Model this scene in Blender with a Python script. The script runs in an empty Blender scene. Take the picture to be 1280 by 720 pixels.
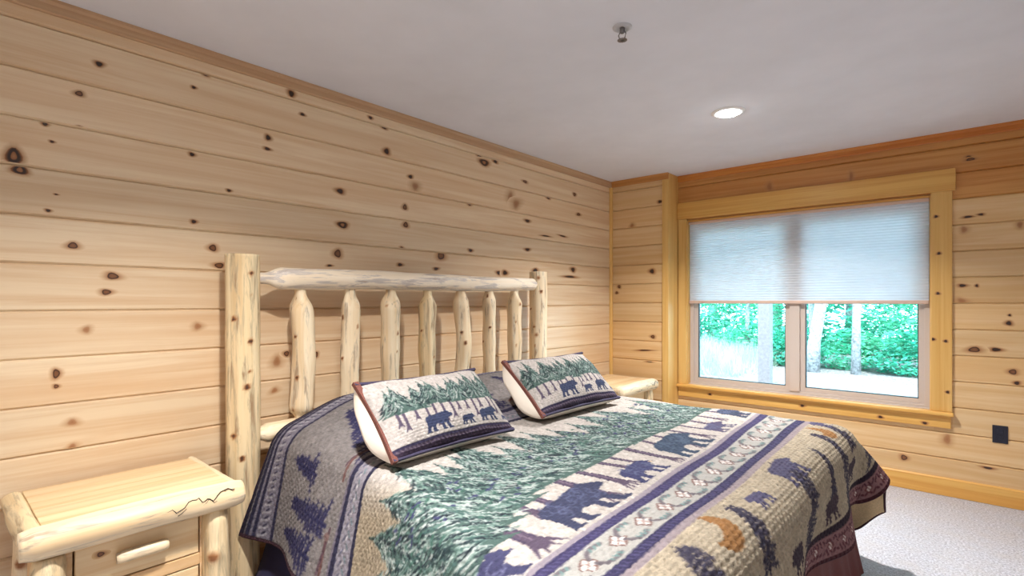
import bpy, bmesh, math, random
import numpy as np
from mathutils import Vector, Matrix
random.seed(7)
sc = bpy.context.scene
COL = sc.collection
PI = math.pi

# ------------------------------------------------------------------ camera
cd = bpy.data.cameras.new('camera'); cam = bpy.data.objects.new('camera', cd); COL.objects.link(cam)
cd.sensor_fit = 'HORIZONTAL'; cd.sensor_width = 36.0; cd.lens = 36.0*657/1280
cd.shift_y = 17/1280; cd.clip_start = 0.02; cd.clip_end = 300
cam.location = (2.612, 0, 1.305)
cam.rotation_euler = (PI/2, 0, math.atan2(0.662, 0.750))
sc.camera = cam

# ------------------------------------------------------------------ world, sun, exposure
w = bpy.data.worlds.new('world'); sc.world = w; w.use_nodes = True
bg = w.node_tree.nodes['Background']
bg.inputs['Color'].default_value = (0.47, 0.77, 1.0, 1); bg.inputs['Strength'].default_value = 11.0
sd = bpy.data.lights.new('sun', 'SUN'); sd.energy = 7.5; sd.angle = 0.05; sd.color = (1, 0.97, 0.9)
sun = bpy.data.objects.new('sun', sd); COL.objects.link(sun); sun.location = (0, -4, 12)
sun.rotation_euler = (math.radians(32), 0, math.radians(12))      # high, behind the house: never through the window
vs = sc.view_settings; vs.view_transform = 'Standard'; vs.look = 'None'; vs.exposure = -0.02; vs.gamma = 1.0; vs.use_curve_mapping = False
sc.cycles.max_bounces = 10; sc.cycles.diffuse_bounces = 6; sc.cycles.transparent_max_bounces = 12
sc.cycles.sample_clamp_indirect = 6.0
sc.cycles.use_denoising = True
LAMP_W = 55.0; LAMP_C = (1.0, 0.968, 0.945)

# ------------------------------------------------------------------ helpers
def lin(c):
    c = np.asarray(c, float)/255.0
    return np.where(c <= 0.04045, c/12.92, ((c+0.055)/1.055)**2.4)
def L4(*c): return tuple(lin(c))+(1.0,)

def link(name, me, m=None, parent=None):
    o = bpy.data.objects.new(name, me); COL.objects.link(o)
    if m is not None: me.materials.append(m)
    if parent is not None: o.parent = parent
    return o
def thing(name, label, cat, loc=(0, 0, 0), group=None, rz=0):
    o = bpy.data.objects.new(name, None); COL.objects.link(o); o.empty_display_size = 0.1
    o.location = loc; o.rotation_euler = (0, 0, rz)
    if label: o['label'] = label
    if cat: o['category'] = cat
    if group: o['group'] = group
    return o
def tag(o, label, cat, group=None):
    o['label'] = label; o['category'] = cat
    if group: o['group'] = group
    return o
def struct(o): o['kind'] = 'structure'; return o

class MB:
    def __init__(s): s.v = []; s.f = []; s.k = []
    def add(s, vs_, fs, k=None):
        n = len(s.v); s.v += [tuple(a) for a in vs_]; s.f += [tuple(n+i for i in q) for q in fs]
        s.k += list(k) if k is not None else [0.0]*len(vs_)
        return s
    def box(s, x0, x1, y0, y1, z0, z1, b=0.0):
        if b <= 0:
            V = [(x, y, z) for x in (x0, x1) for y in (y0, y1) for z in (z0, z1)]
            s.add(V, [(0,1,3,2),(4,6,7,5),(0,4,5,1),(2,3,7,6),(0,2,6,4),(1,5,7,3)])
        else:
            bm = bmesh.new(); bmesh.ops.create_cube(bm, size=1)
            for q in bm.verts: q.co = ((x0+x1)/2+q.co.x*(x1-x0), (y0+y1)/2+q.co.y*(y1-y0), (z0+z1)/2+q.co.z*(z1-z0))
            bmesh.ops.bevel(bm, geom=bm.edges[:], offset=b, segments=2, affect='EDGES', profile=0.5)
            bm.verts.index_update()
            s.add([tuple(q.co) for q in bm.verts], [tuple(q.index for q in f.verts) for f in bm.faces]); bm.free()
        return s
    def prism(s, prof, fn):
        """closed profile list (a,b) swept from fn(a,b,0) to fn(a,b,1)"""
        n = len(prof); V = [fn(a, b, 0) for a, b in prof]+[fn(a, b, 1) for a, b in prof]
        F = [(i, (i+1) % n, n+(i+1) % n, n+i) for i in range(n)]+[tuple(range(n))[::-1], tuple(range(n, 2*n))]
        return s.add(V, F)
    def lathe(s, prof, seg=32, c=(0, 0, 0)):
        V = []; F = []
        for r, z in prof:
            for i in range(seg):
                a = 2*PI*i/seg; V.append((c[0]+r*math.cos(a), c[1]+r*math.sin(a), c[2]+z))
        for j in range(len(prof)-1):
            for i in range(seg):
                F.append((j*seg+i, j*seg+(i+1) % seg, (j+1)*seg+(i+1) % seg, (j+1)*seg+i))
        return s.add(V, F)
    def mesh(s, name, smooth=False):
        me = bpy.data.meshes.new(name); me.from_pydata(s.v, [], s.f); me.update()
        at = me.attributes.new('knot', 'FLOAT', 'POINT'); at.data.foreach_set('value', np.array(s.k, np.float32))
        bm = bmesh.new(); bm.from_mesh(me); bmesh.ops.recalc_face_normals(bm, faces=bm.faces[:]); bm.to_mesh(me); bm.free()
        if smooth: me.polygons.foreach_set('use_smooth', [True]*len(me.polygons))
        return me
    def build(s, name, m=None, parent=None, smooth=False): return link(name, s.mesh(name, smooth), m, parent)

def tube(pts, r, seg=8, closed=False):
    """smooth tube through points; r a number or a list"""
    mb = MB(); pts = [Vector(p) for p in pts]; n = len(pts); rings = []
    up = Vector((0.13, 0.21, 0.97))
    V = []
    for i, p in enumerate(pts):
        a = pts[(i-1) % n] if (closed or i > 0) else p; b = pts[(i+1) % n] if (closed or i < n-1) else p
        t = (b-a).normalized(); u = t.cross(up).normalized(); v = t.cross(u)
        rr = r[i] if isinstance(r, (list, tuple)) else r
        for k in range(seg):
            q = 2*PI*k/seg; V.append(p+(u*math.cos(q)+v*math.sin(q))*rr)
    F = []
    for i in range(n if closed else n-1):
        j = (i+1) % n
        for k in range(seg): F.append((i*seg+k, i*seg+(k+1) % seg, j*seg+(k+1) % seg, j*seg+k))
    if not closed: F += [tuple(range(seg))[::-1], tuple(range((n-1)*seg, n*seg))]
    return mb.add(V, F)

# ------------------------------------------------------------------ materials
class NT:
    def __init__(s, name):
        s.m = bpy.data.materials.new(name); s.m.use_nodes = True; s.t = s.m.node_tree
        s.b = s.t.nodes['Principled BSDF']; s.out = s.t.nodes['Material Output']
    def n(s, typ, ins=None, **kw):
        q = s.t.nodes.new(typ)
        for k, v in kw.items(): setattr(q, k, v)
        for k, v in (ins or {}).items():
            if isinstance(v, bpy.types.NodeSocket): s.t.links.new(v, q.inputs[k])
            else: q.inputs[k].default_value = v
        return q
    def l(s, a, b): s.t.links.new(a, b)
    def ramp(s, fac, stops):
        q = s.t.nodes.new('ShaderNodeValToRGB'); e = q.color_ramp.elements
        while len(e) < len(stops): e.new(0.5)
        for i, (p, c) in enumerate(stops): e[i].position = p; e[i].color = c
        s.l(fac, q.inputs['Fac']); return q.outputs['Color']
    def mix(s, fac, a, b, typ='MIX'):
        q = s.t.nodes.new('ShaderNodeMix'); q.data_type = 'RGBA'; q.blend_type = typ
        for i, v in ((0, fac), (6, a), (7, b)):
            if isinstance(v, bpy.types.NodeSocket): s.l(v, q.inputs[i])
            else: q.inputs[i].default_value = v
        return q.outputs[2]
    def bump(s, h, strength=0.2, dist=0.01):
        q = s.n('ShaderNodeBump', {'Height': h, 'Strength': strength, 'Distance': dist}); s.l(q.outputs['Normal'], s.b.inputs['Normal'])

def wood(name, c0, c1, c2, axis='y', rough=0.42, fine=34.0, vary=0.10, knotdark=(50, 34, 26), streak=None, spec=0.4):
    """pine: c0 light, c1 darker grain, c2 broad warm figure; 'knot' point attribute darkens to knots"""
    t = NT(name); tc = t.n('ShaderNodeTexCoord'); oi = t.n('ShaderNodeObjectInfo')
    off = t.n('ShaderNodeVectorMath', {0: oi.outputs['Random'], 1: (37.0, 91.0, 53.0)}, operation='MULTIPLY')
    co = t.n('ShaderNodeVectorMath', {0: tc.outputs['Object'], 1: off.outputs[0]}, operation='ADD')
    sc_ = {'x': (0.9, fine, fine), 'y': (fine, 0.9, fine), 'z': (fine, fine, 0.9)}[axis]
    mp = t.n('ShaderNodeVectorMath', {0: co.outputs[0], 1: sc_}, operation='MULTIPLY')
    n1 = t.n('ShaderNodeTexNoise', {'Vector': mp.outputs[0], 'Scale': 1.0, 'Detail': 5.0, 'Roughness': 0.62, 'Distortion': 0.6})
    sc2 = tuple(a*0.22 for a in sc_)
    mp2 = t.n('ShaderNodeVectorMath', {0: co.outputs[0], 1: sc2}, operation='MULTIPLY')
    n2 = t.n('ShaderNodeTexNoise', {'Vector': mp2.outputs[0], 'Scale': 1.6, 'Detail': 3.0, 'Roughness': 0.5, 'Distortion': 1.0})
    col = t.ramp(n1.outputs['Fac'], [(0.34, L4(*c1)), (0.60, L4(*c0))])
    f2 = t.n('ShaderNodeMapRange', {'Value': n2.outputs['Fac'], 'From Min': 0.45, 'From Max': 0.75, 'To Min': 0.0, 'To Max': 0.75})
    col = t.mix(f2.outputs[0], col, L4(*c2))
    if streak:
        sc3 = {'x': (5.0, 42, 42), 'y': (42, 5.0, 42), 'z': (42, 42, 5.0)}[axis]; mp3 = t.n('ShaderNodeVectorMath', {0: co.outputs[0], 1: sc3}, operation='MULTIPLY')
        n3 = t.n('ShaderNodeTexNoise', {'Vector': mp3.outputs[0], 'Scale': 1.0, 'Detail': 4.0, 'Roughness': 0.65, 'Distortion': 0.5})
        for lo, hi, cs, amt in streak:
            f3 = t.n('ShaderNodeMapRange', {'Value': n3.outputs['Fac'], 'From Min': lo, 'From Max': hi, 'To Min': 0.0, 'To Max': amt})
            col = t.mix(f3.outputs[0], col, L4(*cs))
    hs = t.n('ShaderNodeMapRange', {'Value': oi.outputs['Random'], 'To Min': 1-vary, 'To Max': 1+vary*0.45})
    hsv = t.n('ShaderNodeHueSaturation', {'Color': col, 'Value': hs.outputs[0]})
    kn = t.n('ShaderNodeAttribute', attribute_name='knot')
    kc = t.ramp(kn.outputs['Fac'], [(0.0, L4(186, 140, 92)), (0.5, L4(150, 98, 58)), (0.72, L4(104, 66, 40)), (0.95, L4(*knotdark))])
    kf = t.n('ShaderNodeMapRange', {'Value': kn.outputs['Fac'], 'From Min': 0.0, 'From Max': 0.55, 'To Min': 0.0, 'To Max': 1.0})
    col = t.mix(kf.outputs[0], hsv.outputs['Color'], kc)
    t.l(col, t.b.inputs['Base Color']); t.b.inputs['Roughness'].default_value = rough
    t.b.inputs['Specular IOR Level'].default_value = spec
    t.bump(n1.outputs['Fac'], 0.12, 0.004)
    return t.m

def plain(name, c, rough=0.5, metal=0.0, noise=0.0, nscale=200.0, bump=0.0, bdist=0.003):
    t = NT(name); t.b.inputs['Roughness'].default_value = rough; t.b.inputs['Metallic'].default_value = metal
    tc = t.n('ShaderNodeTexCoord')
    nz = t.n('ShaderNodeTexNoise', {'Vector': tc.outputs['Object'], 'Scale': nscale, 'Detail': 3.0, 'Roughness': 0.6})
    lo = tuple(max(0, x*(1-noise)) for x in c); hi = tuple(min(255, x*(1+noise*0.6)) for x in c)
    t.l(t.ramp(nz.outputs['Fac'], [(0.3, L4(*lo)), (0.7, L4(*hi))]), t.b.inputs['Base Color'])
    if bump: t.bump(nz.outputs['Fac'], bump, bdist)
    return t.m

M = {}
M['plank'] = wood('pine_plank', (229, 206, 172), (215, 183, 145), (210, 172, 130), 'y', fine=24.0, vary=0.09)
M['plank_x'] = wood('pine_plank_window_wall', (223, 192, 146), (210, 170, 120), (207, 166, 110), 'x', fine=24.0, vary=0.09)
M['warm_lit_x'] = wood('warm_lit_pine_plank', (205, 150, 86), (184, 122, 62), (190, 122, 60), 'x')  # warm light on the upper window wall mixed into the pine colour
M['trim_x'] = wood('honey_pine_trim', (222, 176, 98), (206, 152, 76), (210, 152, 74), 'x', rough=0.35, vary=0.05)
M['trim_y'] = wood('honey_pine_trim_side', (196, 162, 126), (180, 142, 106), (182, 142, 104), 'y', rough=0.35, vary=0.05)
M['trim_z'] = wood('honey_pine_trim_upright', (222, 182, 112), (206, 160, 88), (208, 160, 84), 'z', rough=0.35, vary=0.05)
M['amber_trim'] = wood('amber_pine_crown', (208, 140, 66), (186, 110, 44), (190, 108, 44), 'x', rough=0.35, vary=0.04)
_st = [(0.54, 0.64, (160, 152, 138), 0.7), (0.60, 0.72, (158, 116, 74), 0.7)]
M['log'] = wood('peeled_log', (232, 216, 186), (216, 190, 150), (214, 180, 134), 'z', rough=0.5, fine=26.0, vary=0.06, streak=_st)
M['log_post'] = wood('weathered_peeled_log', (232, 212, 172), (206, 178, 136), (205, 172, 120), 'z', rough=0.5, fine=26.0, vary=0.05,
                     streak=[(0.49, 0.58, (164, 150, 124), 0.6), (0.59, 0.68, (144, 106, 70), 0.7)])
M['log_white'] = wood('silvery_peeled_log', (240, 230, 212), (224, 206, 178), (226, 200, 164), 'z', rough=0.45, fine=26.0, vary=0.04,
                      streak=[(0.50, 0.57, (172, 164, 162), 0.7), (0.62, 0.70, (150, 122, 98), 0.7)])
M['log_cut'] = wood('cut_tenon_wood', (224, 178, 118), (204, 150, 92), (206, 150, 90), 'z', rough=0.55, fine=26.0, vary=0.06)
M['board'] = wood('nightstand_board', (228, 205, 164), (212, 178, 130), (206, 164, 112), 'y', rough=0.4, fine=30.0, vary=0.10)
M['case'] = wood('nightstand_case', (224, 194, 152), (208, 170, 122), (206, 162, 110), 'y', rough=0.5, fine=30.0, vary=0.08)
M['ceiling'] = plain('ceiling_paint', (222, 223, 230), 0.9, noise=0.02, nscale=3.0)
M['wallpaint'] = plain('off_white_wall_paint', (226, 225, 226), 0.9, noise=0.02, nscale=3.0)
M['white'] = plain('white_enamel', (235, 235, 235), 0.4, noise=0.01)
M['chrome'] = plain('sprinkler_metal', (128, 126, 126), 0.4, metal=0.6, noise=0.05)
M['pewter'] = plain('pewter_ring', (188, 188, 190), 0.5, noise=0.03)
M['vinyl'] = plain('taupe_window_frame', (198, 184, 174), 0.45, noise=0.02)
M['gasket'] = plain('dark_gasket', (70, 80, 84), 0.6, noise=0.02)
M['navyplate'] = plain('dark_navy_plate', (22, 24, 42), 0.35, noise=0.05)
M['slot'] = plain('black_slot', (8, 8, 12), 0.4, noise=0.05)
M['rail'] = plain('blind_rail', (206, 178, 162), 0.4, noise=0.02)
M['skirt_red'] = plain('burgundy_skirt_cloth', (92, 44, 44), 0.85, noise=0.12, nscale=160, bump=0.2)
M['skirt_navy'] = plain('navy_skirt_cloth', (42, 38, 70), 0.85, noise=0.12, nscale=160, bump=0.2)
M['backing'] = plain('quilt_backing', (205, 180, 140), 0.9, noise=0.08, nscale=140, bump=0.3)
M['binding'] = plain('dark_binding', (58, 26, 38), 0.85, noise=0.12, nscale=220, bump=0.2)
M['brown_binding'] = plain('brown_binding', (104, 58, 48), 0.85, noise=0.25, nscale=260, bump=0.3)
M['navy_binding'] = plain('navy_binding', (46, 40, 66), 0.85, noise=0.25, nscale=260, bump=0.3)
M['insert'] = plain('cream_pillow_cloth', (236, 226, 212), 0.85, noise=0.03, nscale=8, bump=0.25, bdist=0.01)
M['mattress'] = plain('mattress_cloth', (225, 220, 214), 0.9, noise=0.03)

def m_carpet():
    t = NT('carpet'); tc = t.n('ShaderNodeTexCoord')
    n1 = t.n('ShaderNodeTexNoise', {'Vector': tc.outputs['Object'], 'Scale': 95.0, 'Detail': 4.0, 'Roughness': 0.75})
    n2 = t.n('ShaderNodeTexNoise', {'Vector': tc.outputs['Object'], 'Scale': 9.0, 'Detail': 3.0})
    c = t.ramp(n1.outputs['Fac'], [(0.34, L4(142, 140, 144)), (0.64, L4(224, 223, 230))])
    c = t.mix(t.n('ShaderNodeMapRange', {'Value': n2.outputs['Fac'], 'From Min': 0.4, 'From Max': 0.7, 'To Max': 0.35}).outputs[0], c, L4(192, 184, 178))
    t.l(c, t.b.inputs['Base Color']); t.b.inputs['Roughness'].default_value = 0.95; t.b.inputs['Specular IOR Level'].default_value = 0.1
    t.bump(n1.outputs['Fac'], 0.8, 0.012); return t.m
M['carpet'] = m_carpet()

def m_pattern():
    t = NT('printed_quilt_cotton'); at = t.n('ShaderNodeAttribute', attribute_name='pattern')
    tc = t.n('ShaderNodeTexCoord')
    n1 = t.n('ShaderNodeTexNoise', {'Vector': tc.outputs['Object'], 'Scale': 420.0, 'Detail': 2.0, 'Roughness': 0.6})
    n2 = t.n('ShaderNodeTexNoise', {'Vector': tc.outputs['Object'], 'Scale': 60.0, 'Detail': 3.0, 'Roughness': 0.6})
    c = t.mix(1.0, at.outputs['Color'], t.ramp(n1.outputs['Fac'], [(0.3, (0.82, 0.82, 0.82, 1)), (0.7, (1, 1, 1, 1))]), 'MULTIPLY')
    t.l(c, t.b.inputs['Base Color']); t.b.inputs['Roughness'].default_value = 0.85; t.b.inputs['Specular IOR Level'].default_value = 0.2
    t.bump(n2.outputs['Fac'], 0.7, 0.008); return t.m
M['pattern'] = m_pattern()

def m_glass():
    t = NT('window_glass'); t.t.nodes.remove(t.b)
    fr = t.n('ShaderNodeFresnel', {'IOR': 1.25}); tr = t.n('ShaderNodeBsdfTransparent', {'Color': (0.97, 1.0, 0.99, 1)})
    gl = t.n('ShaderNodeBsdfGlossy', {'Roughness': 0.02}); mx = t.n('ShaderNodeMixShader', {0: fr.outputs[0], 1: tr.outputs[0], 2: gl.outputs[0]})
    t.l(mx.outputs[0], t.out.inputs['Surface']); return t.m
M['glass'] = m_glass()
def m_blind():
    t = NT('cellular_blind_cloth'); t.t.nodes.remove(t.b)
    tc = t.n('ShaderNodeTexCoord'); nz = t.n('ShaderNodeTexNoise', {'Vector': tc.outputs['Object'], 'Scale': 6.0, 'Detail': 2.0})
    c = t.ramp(nz.outputs['Fac'], [(0.3, L4(208, 214, 222)), (0.7, L4(216, 221, 228))])
    df = t.n('ShaderNodeBsdfDiffuse', {'Color': c}); tl = t.n('ShaderNodeBsdfTranslucent', {'Color': c})
    mx = t.n('ShaderNodeMixShader', {0: 0.20, 1: df.outputs[0], 2: tl.outputs[0]}); t.l(mx.outputs[0], t.out.inputs['Surface']); return t.m
M['blind'] = m_blind()
def m_emit(name, c, s):
    t = NT(name); t.b.inputs['Emission Color'].default_value = tuple(c)+(1,); t.b.inputs['Emission Strength'].default_value = s
    t.b.inputs['Base Color'].default_value = (0.9, 0.9, 0.9, 1); return t.m
M['lens'] = m_emit('lamp_lens', (1, 0.98, 0.95), 60.0)
def m_leaf(name, a, b):
    t = NT(name); t.t.nodes.remove(t.b); tc = t.n('ShaderNodeTexCoord')
    nz = t.n('ShaderNodeTexNoise', {'Vector': tc.outputs['Object'], 'Scale': 2.3, 'Detail': 4.0, 'Roughness': 0.7})
    c = t.ramp(nz.outputs['Fac'], [(0.35, L4(*a)), (0.65, L4(*b))])
    df = t.n('ShaderNodeBsdfDiffuse', {'Color': c}); tl = t.n('ShaderNodeBsdfTranslucent', {'Color': c})
    mx = t.n('ShaderNodeMixShader', {0: 0.4, 1: df.outputs[0], 2: tl.outputs[0]}); t.l(mx.outputs[0], t.out.inputs['Surface']); return t.m
M['leaf'] = m_leaf('bright_leaves', (64, 176, 138), (150, 226, 194))
M['leaf2'] = m_leaf('deep_leaves', (44, 150, 122), (112, 206, 174))
M['leaf3'] = m_leaf('pale_grass', (140, 176, 152), (204, 212, 194))
M['bark'] = plain('pale_bark', (154, 150, 150), 0.9, noise=0.35, nscale=22, bump=0.4, bdist=0.02)
M['gravel'] = plain('pale_gravel', (128, 118, 116), 0.95, noise=0.5, nscale=34, bump=0.5, bdist=0.03)
M['postpaint'] = plain('weathered_grey_post', (124, 114, 116), 0.8, noise=0.10, nscale=30)

# ------------------------------------------------------------------ the room
CH = 2.44; YB = 4.582; YC = 4.38; XC = 0.585; X1 = 3.32; Y0 = -0.75
struct(MB().box(-0.2, X1+0.15, Y0-0.15, YB+0.19, -0.12, 0).build('floor', M['carpet']))
struct(MB().box(-0.2, X1+0.15, Y0-0.15, YB+0.19, CH, CH+0.12).build('ceiling', M['ceiling']))
wl = struct(MB().box(-0.18, -0.018, Y0, YB+0.168, 0, CH).build('wall_left', M['plank']))
wr = struct(MB().box(X1, X1+0.15, Y0, YB+0.168, 0, CH).build('wall_right', M['wallpaint']))
wf = struct(MB().box(-0.18, X1+0.15, Y0-0.15, Y0, 0, CH).build('wall_front', M['wallpaint']))
OX0, OX1, OZ0, OZ1 = 0.66, 2.387, 0.555, 2.032          # window opening
mb = MB(); ys, ye = YB+0.018, YB+0.168
mb.box(-0.018, OX0, ys, ye, 0, CH); mb.box(OX1, X1, ys, ye, 0, CH); mb.box(OX0, OX1, ys, ye, 0, OZ0); mb.box(OX0, OX1, ys, ye, OZ1, CH)
wb = struct(mb.build('wall_back', M['plank_x']))
wc = struct(MB().box(-0.018, XC-0.02, YC+0.018, YB+0.018, 0, CH).build('wall_corner', M['plank_x']))

KL=[(0.48,2.249,0.013,0.011,1),(0.418,2.113,0.015,0.012,2),(0.865,2.332,0.012,0.009,1),(0.817,2.259,0.009,0.007,1),(1.262,2.363,0.016,0.018,1),(1.321,2.273,0.013,0.008,1),(1.145,2.112,0.013,0.014,1),(1.141,2.056,0.015,0.008,1),(0.318,1.969,0.009,0.007,1),(0.416,1.982,0.01,0.006,1),(0.338,1.908,0.007,0.005,1),(0.327,1.647,0.008,0.006,1),(0.35,1.711,0.006,0.003,1),(0.81,1.959,0.011,0.009,1),(0.964,1.823,0.01,0.007,1),(0.817,1.661,0.011,0.009,1),(0.233,1.832,0.017,0.029,3),(0.249,1.785,0.017,0.017,3),(0.399,1.521,0.019,0.015,2),(0.895,1.55,0.019,0.018,2),(0.922,1.471,0.024,0.015,2),(0.524,1.408,0.024,0.016,2),(0.503,1.343,0.019,0.013,2),(0.44,1.195,0.015,0.016,4),(0.833,1.194,0.019,0.018,4),(0.35,1.032,0.013,0.021,2),(0.35,0.984,0.009,0.009,2),(0.397,0.84,0.019,0.015,4),(0.397,0.747,0.016,0.012,4),(1.535,1.91,0.022,0.015,1),(1.55,1.727,0.024,0.018,3),(1.521,1.567,0.024,0.026,2),(1.473,1.499,0.015,0.006,1),(1.728,2.363,0.013,0.009,1),(1.821,2.331,0.017,0.012,1),(1.838,2.193,0.019,0.019,1),(2.013,2.074,0.016,0.012,1),(2.05,2.021,0.032,0.03,4),(1.971,1.881,0.018,0.02,2),(1.977,1.774,0.021,0.02,2),(1.947,1.625,0.018,0.015,2),(1.935,1.528,0.018,0.01,1),(2.259,1.607,0.034,0.036,2),(2.218,1.517,0.02,0.01,1),(2.612,2.326,0.019,0.011,1),(2.66,2.29,0.036,0.023,3),(2.775,2.319,0.021,0.012,1),(2.518,1.976,0.019,0.011,1),(2.941,2.083,0.036,0.054,4),(3.005,2.044,0.047,0.042,4),(3.109,2.231,0.029,0.012,2),(3.402,2.151,0.022,0.013,1),(3.777,2.235,0.025,0.017,2),(3.839,2.069,0.031,0.014,2),(3.138,1.932,0.029,0.012,1),(3.37,1.836,0.054,0.006,1),(3.601,1.857,0.046,0.007,1),(2.526,1.658,0.019,0.011,1),(3.138,1.709,0.029,0.012,1),(2.809,1.515,0.022,0.015,1),(2.879,1.518,0.026,0.018,1),(3.236,1.552,0.031,0.016,1),(3.753,1.581,0.03,0.021,1),(3.706,1.518,0.084,0.01,1),(1.188,1.006,0.024,0.032,4),(1.176,0.864,0.02,0.016,4),(1.237,1.042,0.016,0.016,2),(1.396,1.026,0.013,0.017,2)]
KR=[(2.709,0.997,0.026,0.013,1),(2.604,0.991,0.036,0.021,2),(2.787,0.861,0.023,0.02,2),(2.805,0.792,0.014,0.013,1),(2.768,1.168,0.015,0.015,1),(2.772,1.219,0.007,0.008,1),(2.577,2.247,0.024,0.021,2),(1.919,2.235,0.015,0.041,4),(1.356,2.24,0.025,0.039,4),(2.573,1.863,0.024,0.008,1),(2.636,1.872,0.015,0.008,1),(2.553,1.781,0.02,0.026,4),(2.819,1.787,0.018,0.025,4),(2.545,1.411,0.02,0.011,1),(2.541,1.31,0.028,0.021,4),(2.467,0.381,0.025,0.043,4),(2.234,0.212,0.022,0.022,2),(2.616,1.409,0.008,0.01,1),(1.899,0.217,0.03,0.009,1),(2.585,2.24,0.027,0.011,2),(2.67,0.23,0.027,0.008,1)]
KC=[(0.503,2.195,0.019,0.014,1),(0.426,1.578,0.024,0.022,1),(0.093,1.448,0.017,0.023,2),(0.434,0.989,0.023,0.018,2),(0.356,0.862,0.07,0.007,1),(0.067,1.388,0.017,0.015,2),(0.227,2.008,0.024,0.022,4),(0.403,0.763,0.031,0.007,1)]

def knot_fan(mb, cu, cz, ru, rz, typ, fn, z0, z1, u0, u1):
    ru *= 0.80; rz *= 0.82
    prof = {1: [(0, 1), (.8, 1), (1.1, .55), (2.0, 0)], 2: [(0, .62), (.6, .70), (.85, 1), (1.05, .45), (1.8, 0)],
            3: [(0, .5), (.55, .56), (.72, 1), (1.05, 1), (1.25, .4), (2.1, 0)], 4: [(0, .52), (.7, .46), (1.1, .3), (1.9, 0)]}[typ]
    n = 14; V = []; K = []; F = []
    tilt = random.uniform(-0.5, 0.5) if typ == 4 else random.uniform(-0.15, 0.15)
    for j, (r, k) in enumerate(prof[1:]):
        ex = 1.0 if r <= 1.1 else 1.5
        for i in range(n):
            a = 2*PI*i/n; wob = 1+0.10*math.sin(3*a+cu*40)
            du = ru*r*ex*wob*math.cos(a); dz = rz*r*wob*math.sin(a)+du*tilt*0.5
            V.append(fn(min(max(cu+du, u0+0.002), u1-0.002), min(max(cz+dz, z0+0.006), z1-0.006))); K.append(k)
    V.append(fn(min(max(cu, u0+0.002), u1-0.002), min(max(cz, z0+0.006), z1-0.006))); K.append(prof[0][1]); c = len(V)-1
    for j in range(len(prof)-2):
        for i in range(n): F.append((j*n+i, j*n+(i+1) % n, (j+1)*n+(i+1) % n, (j+1)*n+i))
    for i in range(n): F.append((c, i, (i+1) % n))
    mb.add(V, F, K)

def plank(par, mat, u0, u1, z0, z1, fn, knots):
    """fn(u, n, z): u along the wall, n out of the wall"""
    c = 0.0075; d = 0.009
    prof = [(-0.018, z0), (-d, z0+0.0004), (0, z0+c), (0, z1-c), (-d, z1-0.0004), (-0.018, z1)]
    lift = 0.0004; mb = MB(); mb.prism(prof, lambda n, z, e: fn(u1 if e else u0, n, z))
    for (ku, kz, ru, rz, ty) in knots:
        if z0 <= kz < z1 and u0 < ku < u1:
            lift += 0.00012; knot_fan(mb, ku, kz, ru, rz, ty, lambda u, z: fn(u, lift, z), z0, z1, u0, u1)
    return mb.build('plank', mat, par)
def rows(top, pitch, low=0.0):
    r = [(top, CH)]; z = top
    while z > low: r.append((max(z-pitch, low), z)); z -= pitch
    return [a for a in r if a[1]-a[0] > 0.03]
for z0, z1 in rows(2.3355, 0.1777):
    plank(wl, M['plank'], Y0, YC+0.018, z0, z1, lambda u, n, z: (n, u, z), KL)
ramb = rows(2.336, 0.1738)
for z0, z1 in ramb:
    mt = M['warm_lit_x'] if z0 > 1.98 else M['plank_x']  # top rows carry the warm light tone in their colour
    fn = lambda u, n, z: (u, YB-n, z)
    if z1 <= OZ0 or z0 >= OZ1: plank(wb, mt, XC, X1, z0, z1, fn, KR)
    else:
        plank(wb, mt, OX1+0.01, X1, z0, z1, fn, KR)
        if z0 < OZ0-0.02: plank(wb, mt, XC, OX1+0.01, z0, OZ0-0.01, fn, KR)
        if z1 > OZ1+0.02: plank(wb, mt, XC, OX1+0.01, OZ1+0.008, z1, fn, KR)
    plank(wc, M['plank_x'], 0.0, XC-0.02, z0, z1, lambda u, n, z: (u, YC-n, z), KC)
# trim: crown strips, corner strips, baseboards
def crown(name, fn, mat, length):
    prof = [(0, 0), (0, -0.055), (0.010, -0.055), (0.014, -0.05), (0.014, -0.022), (0.020, -0.012), (0.020, 0)]
    return struct(MB().prism(prof, lambda n, z, e: fn(length[e], n, CH+z)).build(name, mat))
crown('trim_1', lambda u, n, z: (n, u, z), M['trim_y'], (Y0, YC))
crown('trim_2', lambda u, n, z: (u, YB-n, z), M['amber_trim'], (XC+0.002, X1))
crown('trim_3', lambda u, n, z: (u, YC-n, z), M['warm_lit_x'], (0.02, XC))
q = [(0, 0)]+[(0.024*math.cos(a), 0.024*math.sin(a)) for a in np.linspace(0, PI/2, 7)]
struct(MB().prism(q, lambda a, b, e: (a, YC-b, 0.12 if not e else CH-0.055)).build('trim_4', M['trim_z']))
mb = MB().box(XC-0.055, XC+0.004, YC-0.016, YC, 0.0, CH-0.056, 0.003)
struct(mb.build('trim_5', M['trim_z']))
struct(MB().box(XC-0.02, XC, YC, YB, 0.0, CH-0.001).build('trim_6', M['trim_z']))
def base(name, fn, mat, length):
    prof = [(0, 0.002), (0, 0.122), (0.008, 0.122), (0.015, 0.114), (0.015, 0.002)]
    return struct(MB().prism(prof, lambda n, z, e: fn(length[e], n, z)).build(name, mat))
base('baseboard_back', lambda u, n, z: (u, YB-n, z), M['trim_x'], (XC+0.006, X1))
base('baseboard_left', lambda u, n, z: (n, u, z), M['trim_y'], (Y0, YC-0.026))
base('baseboard_corner', lambda u, n, z: (u, YC-n, z), M['trim_x'], (0.026, XC-0.057))
base('baseboard_right', lambda u, n, z: (X1-n, u, z), M['trim_y'], (Y0, YB-0.016))

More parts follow.
